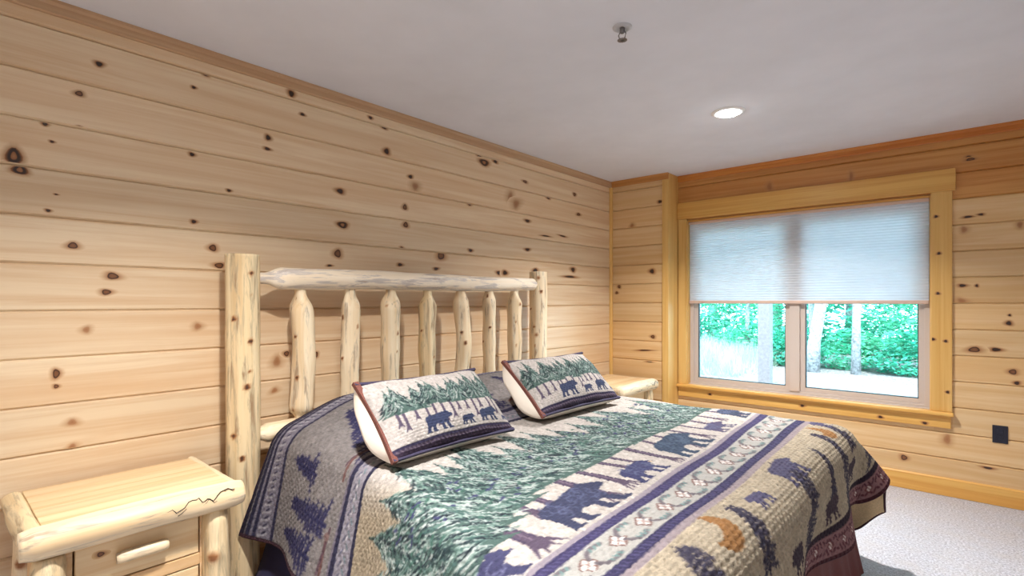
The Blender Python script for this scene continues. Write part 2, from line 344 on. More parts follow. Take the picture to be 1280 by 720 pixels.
# ------------------------------------------------------------------ window
win = struct(thing('window_1', None, None, (0, YB, 0)))
def wpart(name, mat, boxes, par=win, bev=0.002):
    mb = MB()
    for (x0, x1, y0, y1, z0, z1) in boxes: mb.box(x0, x1, y0-YB, y1-YB, z0, z1, bev)
    return mb.build(name, mat, par)
hc = wpart('head_casing', M['trim_x'], [(XC+0.001, 2.512, YB-0.030, YB, 2.045, 2.192)], bev=0.003)
wpart('side_casing', M['trim_z'], [(XC+0.006, 0.668, YB-0.020, YB, 0.5665, 2.045)], bev=0.003)
cs = wpart('side_casing', M['trim_z'], [(2.382, 2.494, YB-0.020, YB, 0.5665, 2.045)], bev=0.003)
mk = MB()
for (kx, kz) in ((2.41, 1.88), (2.425, 1.63), (2.42, 1.36), (2.395, 1.05), (2.46, 1.04), (2.47, 0.70)):
    knot_fan(mk, kx, kz, 0.010, 0.010, 1, lambda u, z: (u, -0.0206, z), 0.55, 2.05, 2.385, 2.49)
mk.build('knots', M['trim_z'], cs)
wpart('stool', M['trim_x'], [(XC+0.002, 2.502, YB-0.055, YB+0.02, 0.540, 0.566)], bev=0.006)
ap = wpart('apron', M['trim_x'], [(XC+0.006, 2.488, YB-0.022, YB, 0.456, 0.540)], bev=0.003)
mk = MB()
for (kx, kz) in ((0.88, 0.50), (1.60, 0.495), (2.10, 0.48), (2.35, 0.475)):
    knot_fan(mk, kx, kz, 0.014, 0.010, 1, lambda u, z: (u, -0.0226, z), 0.456, 0.540, XC, 2.49)
mk.build('knots', M['trim_x'], ap)
wpart('jamb', M['trim_z'], [(OX0, 0.674, YB, YB+0.16, 0.566, 2.03), (2.375, OX1, YB, YB+0.16, 0.566, 2.03)])
wpart('head_jamb', M['trim_x'], [(0.674, 2.375, YB, YB+0.16, 2.018, 2.032)])
wpart('sill', M['vinyl'], [(0.674, 2.375, YB+0.02, YB+0.18, 0.556, 0.572)])
F0, F1 = YB+0.05, YB+0.12
wpart('frame', M['vinyl'], [(0.674, 0.706, F0, F1, 0.572, 2.018), (2.345, 2.375, F0, F1, 0.572, 2.018), (0.706, 2.345, F0, F1, 0.572, 0.592), (0.706, 2.345, F0, F1, 1.99, 2.018)])
wpart('mullion', M['vinyl'], [(1.492, 1.566, F0-0.01, F1, 0.592, 1.99)])
for x0, x1 in ((0.706, 1.492), (1.566, 2.345)):
    s0, s1 = F0+0.016, F1-0.012; b = 0.034
    sa = wpart('sash', M['vinyl'], [(x0, x0+b, s0, s1, 0.592, 1.99), (x1-b, x1, s0, s1, 0.592, 1.99), (x0+b, x1-b, s0, s1, 0.592, 0.624), (x0+b, x1-b, s0, s1, 1.95, 1.99)])
    wpart('gasket', M['gasket'], [(x0+b, x0+b+0.006, s0+0.008, s1-0.008, 0.624, 1.95), (x1-b-0.006, x1-b, s0+0.008, s1-0.008, 0.624, 1.95), (x0+b, x1-b, s0+0.008, s1-0.008, 0.624, 0.630)], sa, 0)
    wpart('pane', M['glass'], [(x0+b+0.001, x1-b-0.001, s0+0.018, s0+0.022, 0.626, 1.949)], sa, 0)

# blind: one wide pleated shade let down half way
bl = thing('window_blind', 'white pleated cellular blind lowered halfway over the double window', 'blind', (0, YB+0.028, 0))
mb = MB(); zt, zb = 2.0, 1.312; n = 34; P = []
for i in range(2*n+1):
    P.append((0.002 if i % 2 else -0.002, zt+(zb-zt)*i/(2*n)))
V = [(x, a, z) for x in (0.680, 2.369) for a, z in P]; m_ = len(P)
mb.add(V, [(i, i+1, m_+i+1, m_+i) for i in range(m_-1)])
mb.build('pleated_cloth', M['blind'], bl)
MB().box(0.677, 2.372, -0.018, 0.014, 1.995, 2.017, 0.003).build('head_rail', M['rail'], bl)
MB().box(0.678, 2.371, -0.014, 0.012, 1.288, 1.314, 0.005).build('bottom_rail', M['rail'], bl)

# outlet
ot = thing('outlet_plate', 'dark navy electrical cover plate low on the plank wall right of the window', 'outlet', (2.728, YB-0.0008, 0.457))
MB().box(-0.037, 0.037, -0.006, 0, -0.056, 0.056, 0.002).build('cover', M['navyplate'], ot)
for dz in (-0.021, 0.021):
    so = MB().box(-0.016, 0.016, -0.0075, -0.005, dz-0.0145, dz+0.0145, 0.002).build('socket', M['navyplate'], ot)
    MB().box(-0.007, -0.005, -0.0079, -0.007, dz-0.002, dz+0.007).box(0.005, 0.007, -0.0079, -0.007, dz-0.002, dz+0.007).build('slot', M['slot'], so)

# ceiling lights and sprinkler
def downlight(x, y, label):
    t = thing('ceiling_light', label, 'light', (x, y, CH), 'round recessed ceiling lights')
    MB().lathe([(0.066, -0.004), (0.070, -0.010), (0.084, -0.008), (0.094, -0.003), (0.095, 0.0)], 40).build('trim_ring', M['white'], t, True)
    MB().lathe([(0.0, -0.026), (0.025, -0.0245), (0.045, -0.019), (0.060, -0.011), (0.067, -0.004)], 40).build('lens', M['lens'], t, True)
    ld = bpy.data.lights.new('downlight', 'AREA'); ld.shape = 'DISK'; ld.size = 0.12; ld.energy = LAMP_W; ld.color = LAMP_C; ld.spread = math.radians(130)
    lo = bpy.data.objects.new('downlight', ld); COL.objects.link(lo); lo.location = (0, 0, -0.030); lo.parent = t
downlight(1.50, 3.215, 'lit round recessed ceiling light glowing white near the window')
downlight(1.50, 0.65, 'lit round recessed ceiling light outside the photo above the bed side')
sp = thing('fire_sprinkler', 'small grey metal fire sprinkler head hanging from the white ceiling', 'sprinkler', (1.515, 1.932, CH))
MB().lathe([(0.040, 0.0), (0.039, -0.004), (0.026, -0.010), (0.020, -0.004), (0.0, -0.004)], 32).build('escutcheon', M['pewter'], sp, True)
MB().lathe([(0.011, -0.004), (0.011, -0.022), (0.006, -0.026), (0.0, -0.026)], 16).build('nozzle', M['chrome'], sp, True)
mb = MB()
for s in (-1, 1):
    a = tube([(s*0.010, 0, -0.018), (s*0.017, 0, -0.030), (s*0.012, 0, -0.046), (0, 0, -0.052)], 0.0025, 6); mb.add(a.v, a.f)
mb.build('frame_arm', M['chrome'], sp, True)
mb = MB().lathe([(0.0, -0.053), (0.006, -0.053)], 20)
for i in range(12):
    a = 2*PI*i/12; ca, sa_ = math.cos(a), math.sin(a)
    pts = [(0.005, -0.0035), (0.020, -0.0045), (0.020, 0.0045), (0.005, 0.0035)]
    mb.add([(ca*x-sa_*y, sa_*x+ca*y, -0.0545) for x, y in pts]+[(ca*x-sa_*y, sa_*x+ca*y, -0.053) for x, y in pts],
           [(0,1,2,3),(4,5,6,7),(0,1,5,4),(1,2,6,5),(2,3,7,6),(3,0,4,7)])
mb.build('deflector', M['chrome'], sp)

# ------------------------------------------------------------------ logs
def log_mesh(name, length, rad, knots=(), seed=0, bend=0.0, tenon=(0, 0), tr=0.03, rough=0.03, seg=40, step=0.012, domed=0.006, twist=0.0):
    """peeled log along local z from 0 to length; rad a number or [(t,r),...]; tenon lengths at (bottom, top)"""
    rg = random.Random(seed); n = max(8, int(length/step)); zz = np.linspace(0, length, n+1); th = np.arange(seg)*2*PI/seg
    if isinstance(rad, (int, float)): R = np.full(n+1, float(rad))
    else: R = np.interp(zz/length, [a for a, _ in rad], [b for _, b in rad])
    ph = [rg.uniform(0, 6.28) for _ in range(12)]
    Z, T = np.meshgrid(zz, th, indexing='ij')
    D = 1+rough*(0.55*np.sin(2*T+ph[0]+Z*3)+0.5*np.sin(3*T+ph[1]-Z*5)+0.35*np.sin(5*T+ph[2]+Z*9)+0.5*np.sin(Z*11+ph[3]+T)+0.35*np.sin(Z*23+ph[4]+2*T))
    rr = R[:, None]*D; K = np.zeros_like(Z)
    for (kz, ka, ks, kh, kd) in knots:                # height, angle, radius, bump, darkness
        du = (np.angle(np.exp(1j*(T-ka))))*R[:, None]; dv = (Z-kz)
        d = np.sqrt(du**2+dv**2)/ks
        rr = rr+kh*np.exp(-(d/1.7)**2)
        K = np.maximum(K, kd*np.clip(1.6-np.maximum(d, 0.55), 0, 1)*np.where(d < 1.6, 1, 0))
    # tenons
    for end, ln in ((0, tenon[0]), (1, tenon[1])):
        if ln > 0:
            q = (Z if end == 0 else length-Z)/ln; wv = q+0.12*np.sin(T*2+ph[5])
            f = np.clip((wv-0.35)/0.65, 0, 1); f = f*f*(3-2*f)
            rr = np.where(q < 1.3, tr+(rr-tr)*f, rr)
    bx = bend*np.sin(zz/length*PI*1.0+0)+bend*0.4*np.sin(zz/length*PI*3+ph[6]); by = bend*0.6*np.sin(zz/length*PI*2+ph[7])
    X = rr*np.cos(T)+bx[:, None]; Y = rr*np.sin(T)+by[:, None]
    V = np.stack([X, Y, Z], -1).reshape(-1, 3); V = [tuple(a) for a in V]; F = []
    for i in range(n):
        for j in range(seg): F.append((i*seg+j, i*seg+(j+1) % seg, (i+1)*seg+(j+1) % seg, (i+1)*seg+j))
    K = list(K.reshape(-1))
    for i, dz in ((0, -domed), (n, domed)):
        c = len(V); V.append((bx[i], by[i], zz[i]+dz)); K.append(0.0)
        for j in range(seg): F.append((i*seg+j, i*seg+(j+1) % seg, c))
    mb = MB(); mb.add(V, F, K); return mb.mesh(name, True)
def rk(seed, length, n, amin=-2.6, amax=-0.0, size=(0.006, 0.010), z0=0.05):
    rg = random.Random(seed); out = []
    for i in range(n):
        out.append((z0+(length-2*z0)*(i+rg.uniform(0.1, 0.9))/n, rg.uniform(amin, amax), rg.uniform(*size), rg.uniform(0.001, 0.005), rg.uniform(0.75, 1.0)))
    return out

# ------------------------------------------------------------------ log bed
BX = 0.150
bed = thing('log_bed', 'peeled log bed with tall round posts and spindle headboard against the plank wall', 'bed', (BX, 2.025, 0))
def blog(name, me, mat, loc, rot=(0, 0, 0)):
    o = link(name, me, mat, bed); o.location = (loc[0]-BX, loc[1]-2.025, loc[2]); o.rotation_euler = rot; return o
A0 = math.atan2(-1.0, 2.4)                    # bearing of the camera from the left post
kn = [(1.43, A0+0.55, .009, .001, 1), (1.23, A0-0.5, .009, .001, 1), (1.13, A0+0.5, .010, .001, 1), (0.93, A0+0.25, .011, .001, 1),
      (0.72, A0-0.55, .010, .002, 1), (0.62, A0-0.05, .010, .001, 1), (0.44, A0+1.05, .022, .008, .8), (1.0, A0+0.45, .006, 0, .8), (1.33, A0+0.5, .005, 0, .7)]
blog('post', log_mesh('post', 1.515, 0.0695, kn, 3, 0.003, rough=0.022, step=0.012), M['log_post'], (BX, 0.967, 0.0))
A1 = math.atan2(-3.08, 2.46)
kn = [(1.48, A1, .012, .002, .65), (1.38, A1+0.3, .010, .003, 1), (1.25, A1-1.0, .007, .001, 1), (1.12, A1-.5, .008, .002, .9), (1.06, A1-0.2, .012, .003, .6), (0.98, A1-.4, .006, 0, 1)]
blog('post', log_mesh('post', 1.527, 0.066, kn, 9, 0.004, rough=0.03), M['log'], (BX, 3.085, 0.0))
RL = 3.03-1.025
kr = [(0.13, 2.35, .010, .001, 1), (0.80, 2.2, .009, .002, 1), (1.06, 1.9, .008, .001, 1), (1.30, 1.8, .009, .002, 1), (1.52, 2.3, .009, .002, 1), (1.62, 1.8, .008, .001, 1), (1.78, 1.9, .008, .001, 1), (0.55, 1.7, .006, 0, 1)]
blog('top_rail', log_mesh('top_rail', RL, [(0, .052), (.1, .052), (.5, .050), (.9, .047), (1, .044)], kr, 21, 0.006, tenon=(0.13, 0.03), tr=0.026, rough=0.03),
     M['log_white'], (BX+0.01, 1.025, 1.412), (-PI/2, 0, 0))
bed.children[-1].rotation_euler = (-PI/2+0.010, 0, 0)
blog('lower_rail', log_mesh('lower_rail', RL, 0.044, (), 22, 0.005, tenon=(0.05, 0.05), tr=0.03), M['log'], (BX, 1.025, 0.70), (-PI/2, 0, 0))
SP = [(1.241, .054, .010, 31, 'log'), (1.503, .048, .006, 32, 'log'), (1.758, .052, .002, 33, 'log'), (2.022, .051, .002, 34, 'log_post'), (2.300, .049, .014, 35, 'log'), (2.553, .045, .003, 36, 'log'), (2.810, .050, .007, 37, 'log')]
for i, (y, r, bend, seed, mt) in enumerate(SP):
    A = math.atan2(-y, 2.46); ln = 0.655+0.006*i
    kk = rk(seed, ln, 4, A-1.0, A+1.0, (0.004, 0.010))
    prof = [(0, r*.85), (.12, r*1.02), (.25, r*.94), (.45, r*1.03), (.62, r*.97), (.8, r*1.04), (1, r*.96)]
    blog('spindle', log_mesh('spindle', ln, prof, kk, seed, bend, tenon=(0.06, 0.115), tr=0.027, rough=0.055), M[mt], (BX, y, 0.725))
# hidden carrier of the mattress
mb = MB().box(0.24-BX, 2.12-BX, 1.08-2.025, 2.97-2.025, 0.02, 0.33, 0.01); mb.build('bed_base', M['mattress'], bed)
mb = MB().box(0.24-BX, 2.14-BX, 1.055-2.025, 2.965-2.025, 0.331, 0.675, 0.05); mb.build('mattress', M['mattress'], bed, True)

# ------------------------------------------------------------------ printed pattern canvas
rng = np.random.default_rng(5)
class Canvas:
    def __init__(s, u0, u1, v0, v1, res):
        s.u0, s.v0, s.res = u0, v0, res; s.nu = int((u1-u0)/res)+1; s.nv = int((v1-v0)/res)+1
        s.a = np.zeros((s.nu, s.nv, 3), np.float32)
        s.U = u0+np.arange(s.nu)*res; s.V = v0+np.arange(s.nv)*res
    def box(s, ua, ub, va, vb):
        i0 = max(0, int((ua-s.u0)/s.res)); i1 = min(s.nu, int((ub-s.u0)/s.res)+2); j0 = max(0, int((va-s.v0)/s.res)); j1 = min(s.nv, int((vb-s.v0)/s.res)+2)
        return (i0, i1, j0, j1) if i1 > i0 and j1 > j0 else None
    def rect(s, ua, ub, va, vb, c):
        m = ((s.U >= ua) & (s.U < ub))[:, None] & ((s.V >= va) & (s.V < vb))[None, :]; s.a[m] = c
    def stroke(s, p, q, wd, c, w2=None):
        w2 = wd if w2 is None else w2; mw = max(wd, w2)
        b = s.box(min(p[0], q[0])-mw, max(p[0], q[0])+mw, min(p[1], q[1])-mw, max(p[1], q[1])+mw)
        if b is None: return
        i0, i1, j0, j1 = b; uu = s.U[i0:i1, None]; vv = s.V[None, j0:j1]
        du, dv = q[0]-p[0], q[1]-p[1]; l2 = du*du+dv*dv+1e-12
        t = np.clip(((uu-p[0])*du+(vv-p[1])*dv)/l2, 0, 1); d = np.hypot(uu-p[0]-t*du, vv-p[1]-t*dv)
        al = np.clip((wd+(w2-wd)*t-d)/s.res+0.5, 0, 1)[..., None]; s.a[i0:i1, j0:j1] = s.a[i0:i1, j0:j1]*(1-al)+np.array(c, np.float32)*al
    def poly(s, P, c):
        P = np.array(P, float); b = s.box(P[:, 0].min(), P[:, 0].max(), P[:, 1].min(), P[:, 1].max())
        if b is None: return
        i0, i1, j0, j1 = b; uu = s.U[i0:i1, None]; vv = s.V[None, j0:j1]; ins = np.zeros((i1-i0, j1-j0), bool); n = len(P)
        for k in range(n):
            (x1, y1), (x2, y2) = P[k], P[(k+1) % n]
            if y1 == y2: continue
            ins ^= ((y1 > vv) != (y2 > vv)) & (uu < (x2-x1)*(vv-y1)/(y2-y1)+x1)
        s.a[i0:i1, j0:j1][ins] = c
    def ell(s, cu, cv, ru, rv, c):
        b = s.box(cu-ru, cu+ru, cv-rv, cv+rv)
        if b is None: return
        i0, i1, j0, j1 = b; m = ((s.U[i0:i1, None]-cu)/ru)**2+((s.V[None, j0:j1]-cv)/rv)**2 < 1; s.a[i0:i1, j0:j1][m] = c
    def speckle(s, amt):
        n = rng.normal(0, 1, (s.nu, s.nv)); k = rng.normal(0, 1, (s.nu//4+2, s.nv//4+2)); k = np.kron(k, np.ones((4, 4)))[:s.nu, :s.nv]
        s.a = np.clip(s.a*(1+amt*(0.6*n+0.6*k)[..., None]), 0, 255)
    def sample(s, uu, vv):
        fu = np.clip((uu-s.u0)/s.res, 0, s.nu-1.001); fv = np.clip((vv-s.v0)/s.res, 0, s.nv-1.001); i = fu.astype(int); j = fv.astype(int); a = (fu-i)[..., None]; b = (fv-j)[..., None]
        return s.a[i, j]*(1-a)*(1-b)+s.a[i+1, j]*a*(1-b)+s.a[i, j+1]*(1-a)*b+s.a[i+1, j+1]*a*b
BEAR = [(.02,.33),(0,.42),(.06,.52),(.2,.58),(.38,.57),(.52,.60),(.66,.62),(.74,.60),(.78,.65),(.82,.61),(.88,.55),(.98,.46),(1,.41),(.94,.38),(.84,.36),(.79,.33),(.80,.2),(.86,.06),(.94,.03),(.92,0),(.76,0),(.69,.2),(.62,.22),(.64,.05),(.71,.02),(.69,0),(.53,0),(.52,.2),(.40,.24),(.32,.2),(.30,.06),(.37,.02),(.35,0),(.19,0),(.20,.16),(.14,.18),(.10,.05),(.16,.02),(.14,0),(-.02,0),(.02,.2)]
def bear(cv, v0, v1, ug, c, hi, flip=False, lines=True):
    ln = v1-v0; P = [(ug-y*ln*0.86, (v1-x*ln) if flip else (v0+x*ln)) for x, y in BEAR]; cv.poly(P, c)
    if lines:
        for _ in range(int(40*ln/0.4)+4):
            x = rng.uniform(.1, .8)*ln; y = rng.uniform(.26, .56)*ln*.86; a = rng.uniform(0, 6.28); r = 0.018
            vv = v1-x if flip else v0+x
            pts = [(ug-y+r*math.cos(a+k), vv+r*math.sin(a+k)) for k in (0, .9, 1.8, 2.7)]
            for p, q in zip(pts, pts[1:]): cv.stroke(p, q, 0.0018, hi)
def fir(cv, ut, vt, ub, hw, n=230, scale=1.0, dark=0.0):
    """leafy fir: tip at (ut, vt), hanging branch strokes down to ub"""
    pal = [(212, 222, 216), (164, 188, 178), (112, 144, 134), (70, 104, 100), (40, 60, 64), (30, 40, 50)]
    h = ub-ut; steps = max(5, int(h/0.055/scale)); L = []; R = []
    for k in range(steps+1):
        f = k/steps; wv = hw*(f**0.85); L += [(ut+h*f-0.012*scale, vt-wv*0.72), (ut+h*f+0.012*scale, vt-wv*1.05)]; R += [(ut+h*f-0.012*scale, vt+wv*0.72), (ut+h*f+0.012*scale, vt+wv*1.05)]
    cv.poly([(ut-0.01, vt)]+L+R[::-1], (80, 104, 98))
    cv.stroke((ut-0.035*scale, vt), (ut+0.06*scale, vt), 0.003*scale, (50, 70, 66), 0.009*scale)
    fs = np.sort(rng.uniform(0, 1, n)**0.65)
    for f in fs:
        side = rng.choice([-1, 1]); off = rng.uniform(0, 1)*hw*f**0.85; u = ut+h*f*0.98; v = vt+side*off
        ln = rng.uniform(.032, .062)*scale*(0.5+0.6*f); a = side*(0.35+0.9*off/(hw+1e-6))+rng.normal(0, .2)
        c = np.array(pal[rng.choice(6, p=[.25, .17, .14, .12, .16, .16])], float)*(1-dark)
        p = (u-ln*0.5, v-side*ln*0.2)
        for s_ in range(3):
            a2 = a*(0.6+0.35*s_); q_ = (p[0]+ln/3*math.cos(a2), p[1]+ln/3*math.sin(a2)); cv.stroke(p, q_, 0.0029*scale**.5, c, 0.0020*scale**.5); p = q_
def pine(cv, ut, vt, ub, vb, hw, c):
    """plain dark pine silhouette made of spiky branches"""
    n = max(9, int((ub-ut)/0.0135))
    cv.stroke((ut-.012, vt), (ub+.012, vb), 0.0025, c, 0.008)
    for k in range(n):
        f = (k+.5)/n; u = ut+(ub-ut)*f; v = vt+(vb-vt)*f
        for sd_ in (-1, 1):
            ln = 1.35*hw*(0.25+0.80*f)*rng.uniform(.45, 1.15); uu = u+rng.uniform(-.004, .004); e1 = (uu+ln*.28, v+sd_*ln); cv.stroke((uu, v), e1, 0.0062, c, 0.0024)
            for e in (.35, .6, .85):
                p = (uu+ln*.28*e, v+sd_*ln*e); cv.stroke(p, (p[0]+.013, p[1]+sd_*.003), 0.0036, c, 0.0016); cv.stroke(p, (p[0]-.007, p[1]+sd_*.009), 0.003, c, 0.0014)

NAVY = (52, 50, 76); LAV = (142, 136, 150); TRUNK = (92, 78, 98)
def quilt_canvas():
    cv = Canvas(0.0, 2.7, 0.36, 3.7, 0.0034); cv.a[:] = (203, 195, 187)
    cv.rect(0, 0.79, 0, 9, (146, 139, 137)); cv.rect(2.02, 9, 0, 9, (194, 180, 156))
    # shaded tan of the near drop blended gradually into the print colour
    g = np.clip((1.06-cv.V)/0.14, 0, 1)[None, :, None]*np.clip((1.5-cv.U)/0.3, 0, 1)[:, None, None]; sel = ((cv.U > 0.9) & (cv.U < 1.8))[:, None, None]
    cv.a = np.where(sel, cv.a*(1-g)+np.array((188, 172, 146))*g, cv.a)
    cv.speckle(0.07)
    # head border
    cv.rect(0, 0.232, 0, 9, (44, 38, 58)); cv.rect(0.245, 0.34, 0, 9, LAV)
    for u in (0.238, 0.262, 0.338): cv.rect(u, u+0.014, 0, 9, NAVY)
    for v in np.arange(0.5, 3.7, 0.03): cv.stroke((0.285, v), (0.318, v+0.014), 0.005, (188, 184, 190)); cv.stroke((0.30, v+0.012), (0.312, v+0.022), 0.003, NAVY)
    # navy pines on the grey head field
    for (ut, vt, ub, vb, hw) in ((.44, 1.30, .74, 1.22, .085), (.42, 1.02, .56, 1.0, .055), (.44, .86, .70, .86, .06), (.42, .74, .66, .74, .05), (.42, 1.52, .72, 1.50, .08),
                                 (.44, 1.75, .66, 1.78, .06), (.42, 1.98, .76, 1.95, .09), (.44, 2.3, .72, 2.28, .08), (.44, 2.55, .62, 2.55, .06), (.42, 2.8, .74, 2.78, .08)):
        pine(cv, ut, vt, ub, vb, hw, (50, 48, 86))
    for v in np.arange(0.66, 3.4, 0.36):
        cv.stroke((.745, v), (.735, v+0.16), 0.006, (120, 84, 80)); cv.stroke((.728, v+.05), (.742, v+0.2), 0.004, (96, 70, 80)); cv.ell(.735, v+.17, .012, .014, (140, 112, 108))
    # first striped band
    cv.rect(.79, .90, 0, 9, (164, 158, 168))
    cv.rect(.785, .806, 0, 9, NAVY); cv.rect(.884, .906, 0, 9, NAVY); cv.rect(.772, .782, 0, 9, (134, 126, 140))
    for v in np.arange(0.5, 3.7, 0.042):
        cv.stroke((.825, v), (.838, v+.018), .0035, (108, 108, 128)); cv.stroke((.862, v+.016), (.850, v+.034), .0035, (120, 140, 146)); cv.stroke((.845, v+.008), (.847, v+.014), .004, (224, 222, 222))
    # trunks
    for (v, ub0, ub1, wd) in ((.50, 1.45, 1.76, .02), (.66, 1.45, 1.79, .02), (.83, 1.50, 1.77, .024), (1.01, 1.46, 1.79, .024), (1.16, 1.46, 1.66, .013), (1.24, 1.46, 1.66, .013), (1.40, 1.46, 1.775, .017), (1.52, 1.48, 1.765, .014), (1.66, 1.5, 1.74, .013), (1.74, 1.5, 1.7, .009),
                             (1.88, 1.5, 1.79, .015), (2.02, 1.5, 1.68, .010), (2.14, 1.5, 1.78, .012), (2.30, 1.52, 1.77, .013), (2.44, 1.52, 1.76, .009), (2.56, 1.52, 1.72, .011), (2.68, 1.54, 1.72, .009), (2.82, 1.54, 1.78, .013), (2.98, 1.54, 1.70, .01), (3.15, 1.54, 1.78, .013), (3.35, 1.5, 1.78, .015)):
        wd *= 1.25; cv.stroke((ub0-0.06, v-.012), (ub1-0.04, v), wd*.85, TRUNK, wd)
        cv.stroke((ub0-0.06, v-.012-wd*.7), (ub1-.05, v-wd*.75), .003, (66, 58, 84)); cv.stroke((ub0-0.06, v-.012+wd*.75), (ub1-.05, v+wd*.75), .003, (74, 62, 90)); cv.stroke((ub0, v-.006), (ub1-.06, v+wd*.1), .0022, (134, 116, 134))
        for sd_ in (-1.9, -0.6, 0.9, 2.1): cv.stroke((ub1-0.055, v+sd_*wd*.3), (ub1+0.008, v+sd_*wd), wd*.42, TRUNK, .003)
    # firs, far ones first
    T = [(3.45, 1.2, 1.52, .17), (3.3, 1.3, 1.55, .14), (3.13, 1.22, 1.57, .16), (2.96, 1.30, 1.58, .13), (2.80, 1.16, 1.57, .17), (2.62, 1.24, 1.57, .14), (2.40, 1.08, 1.56, .17), (2.24, 1.07, 1.55, .15), (2.08, 1.16, 1.55, .14), (1.94, 1.14, 1.54, .13),
         (1.82, 1.07, 1.54, .15), (1.70, .985, 1.54, .17), (1.55, 1.12, 1.53, .13), (1.41, .95, 1.52, .17), (1.33, 1.06, 1.51, .13), (1.24, 1.10, 1.5, .12), (1.12, .955, 1.55, .18), (.98, 1.08, 1.60, .16), (.86, 1.04, 1.66, .17), (.72, 1.02, 1.68, .18), (.58, 1.06, 1.66, .17), (.44, 1.0, 1.66, .17)]
    for (v, ut, ub, hw) in T: fir(cv, ut, v, ub, hw, 620, 1.0, .06)
    for _ in range(240):
        u = rng.uniform(1.2, 1.52); v = rng.uniform(.6, 3.5); cv.stroke((u, v), (u+rng.uniform(-.02, .02), v+rng.uniform(-.04, .04)), .006, (62, 64, 104) if rng.random() < .5 else (68, 106, 94), .003)
    # bears
    B, H = (60, 64, 92), (96, 102, 136)
    bear(cv, 1.13, 1.48, 1.79, B, H); bear(cv, .70, .945, 1.80, (68, 68, 104), (120, 120, 156)); bear(cv, 1.56, 1.80, 1.785, (62, 64, 104), H)
    bear(cv, 1.95, 2.30, 1.79, (58, 74, 98), (88, 106, 130)); bear(cv, 2.42, 2.64, 1.79, (84, 78, 108), H); bear(cv, 2.78, 3.1, 1.79, (62, 72, 94), H); bear(cv, .40, .62, 1.79, B, H)
    for v in (.935, 1.785): cv.ell(1.70, v, .008, .009, (226, 200, 170))
    # second band with diamonds
    cv.rect(1.806, 1.826, 0, 9, (160, 150, 160)); cv.rect(1.826, 1.866, 0, 9, (64, 58, 98)); cv.rect(1.866, 1.976, 0, 9, (190, 188, 182)); cv.rect(1.976, 2.012, 0, 9, (58, 54, 90)); cv.rect(2.012, 2.034, 0, 9, (166, 152, 156))
    for v in np.arange(.5, 3.7, .02):
        for u in (1.846, 1.994): cv.stroke((u-.008, v), (u+.008, v+.01), .0022, (98, 92, 136))
    for k in range(26):
        v = 0.444+k*0.139; u = 1.921
        cv.poly([(u-.034, v+.008), (u+.006, v+.036), (u+.034, v-.008), (u-.006, v-.036)], (120, 84, 78)); cv.poly([(u-.026, v+.006), (u+.004, v+.028), (u+.026, v-.006), (u-.004, v-.028)], (244, 240, 236))
        cv.stroke((u-.022, v-.010), (u+.022, v+.010), .0022, (150, 116, 108)); cv.stroke((u+.012, v-.018), (u-.012, v+.018), .0022, (150, 116, 108))
        for sd_ in (-1, 1):
            pts = [(u+sd_*.006+sd_*.036*math.sin(a), v+.0695-.05*math.cos(a)) for a in np.linspace(.15, 2.2, 7)]
            for p, q_ in zip(pts, pts[1:]): cv.stroke(p, q_, .0070, (118, 110, 116))
            for e in (-.02, 0, .02): cv.stroke((u+sd_*.030, v+.072+e), (u+sd_*.040, v+.078+e), .0045, (120, 150, 148))
    # foot field: moons, pines, bears lying over the edge
    P = (64, 60, 80)
    for (ut, vt, ub, vb, hw) in ((2.06, 1.20, 2.34, 1.13, .085), (2.07, 1.54, 2.26, 1.49, .05), (2.055, 2.06, 2.40, 1.96, .075), (2.13, 2.36, 2.32, 2.28, .04), (2.08, 2.62, 2.40, 2.54, .065), (2.07, 2.84, 2.22, 2.80, .05), (2.1, .85, 2.4, .82, .08), (2.09, 3.15, 2.36, 3.10, .07)):
        pine(cv, ut, vt, ub, vb, hw, P)
    for (u, v, r) in ((2.10, 1.37, .072), (2.10, 2.70, .062), (2.1, .66, .07)):
        m = (np.hypot(cv.U[:, None]-u, cv.V[None, :]-v) < r) & (np.hypot(cv.U[:, None]-u+.040, cv.V[None, :]-v+.044) > r*.93); cv.a[m] = (170, 122, 74)
    bear(cv, 1.62, 1.75, 2.15, (92, 88, 120), P, True, False); bear(cv, 1.94, 2.16, 2.17, (88, 84, 114), P, False, False); bear(cv, 2.82, 3.0, 2.12, (92, 88, 118), P, False, False)
    bear(cv, 1.22, 1.46, 2.38, (70, 60, 74), P, False, False); bear(cv, 1.66, 1.82, 2.38, (72, 60, 74), P, True, False); bear(cv, 2.62, 2.82, 2.36, (70, 58, 74), P, False, False); bear(cv, 2.18, 2.34, 2.38, (76, 62, 74), P, False, False)
    # burgundy hem
    cv.rect(2.388, 2.414, 0, 9, (48, 36, 52)); cv.rect(2.414, 2.494, 0, 9, (160, 118, 120)); cv.rect(2.494, 9, 0, 9, (76, 34, 44))
    for v in np.arange(.5, 3.7, .024):
        a = rng.uniform(0, 6.28); cv.stroke((2.436+.010*math.cos(a), v), (2.436-.010*math.cos(a), v+.014), .004, (88, 48, 62)); cv.stroke((2.474+.010*math.sin(a), v), (2.474-.010*math.sin(a), v+.014), .004, (96, 52, 64))
    for v in np.arange(.53, 3.7, .112):
        cv.poly([(2.434, v), (2.455, v+.024), (2.476, v), (2.455, v-.024)], (120, 66, 70)); cv.poly([(2.441, v), (2.455, v+.016), (2.469, v), (2.455, v-.016)], (236, 222, 214)); cv.stroke((2.447, v-.008), (2.463, v+.008), .0022, (130, 80, 80))
    # narrow dark binding along both side hems
    cv.rect(0, 1.0, 0, .675, (64, 42, 52)); cv.speckle(0.035)
    return cv
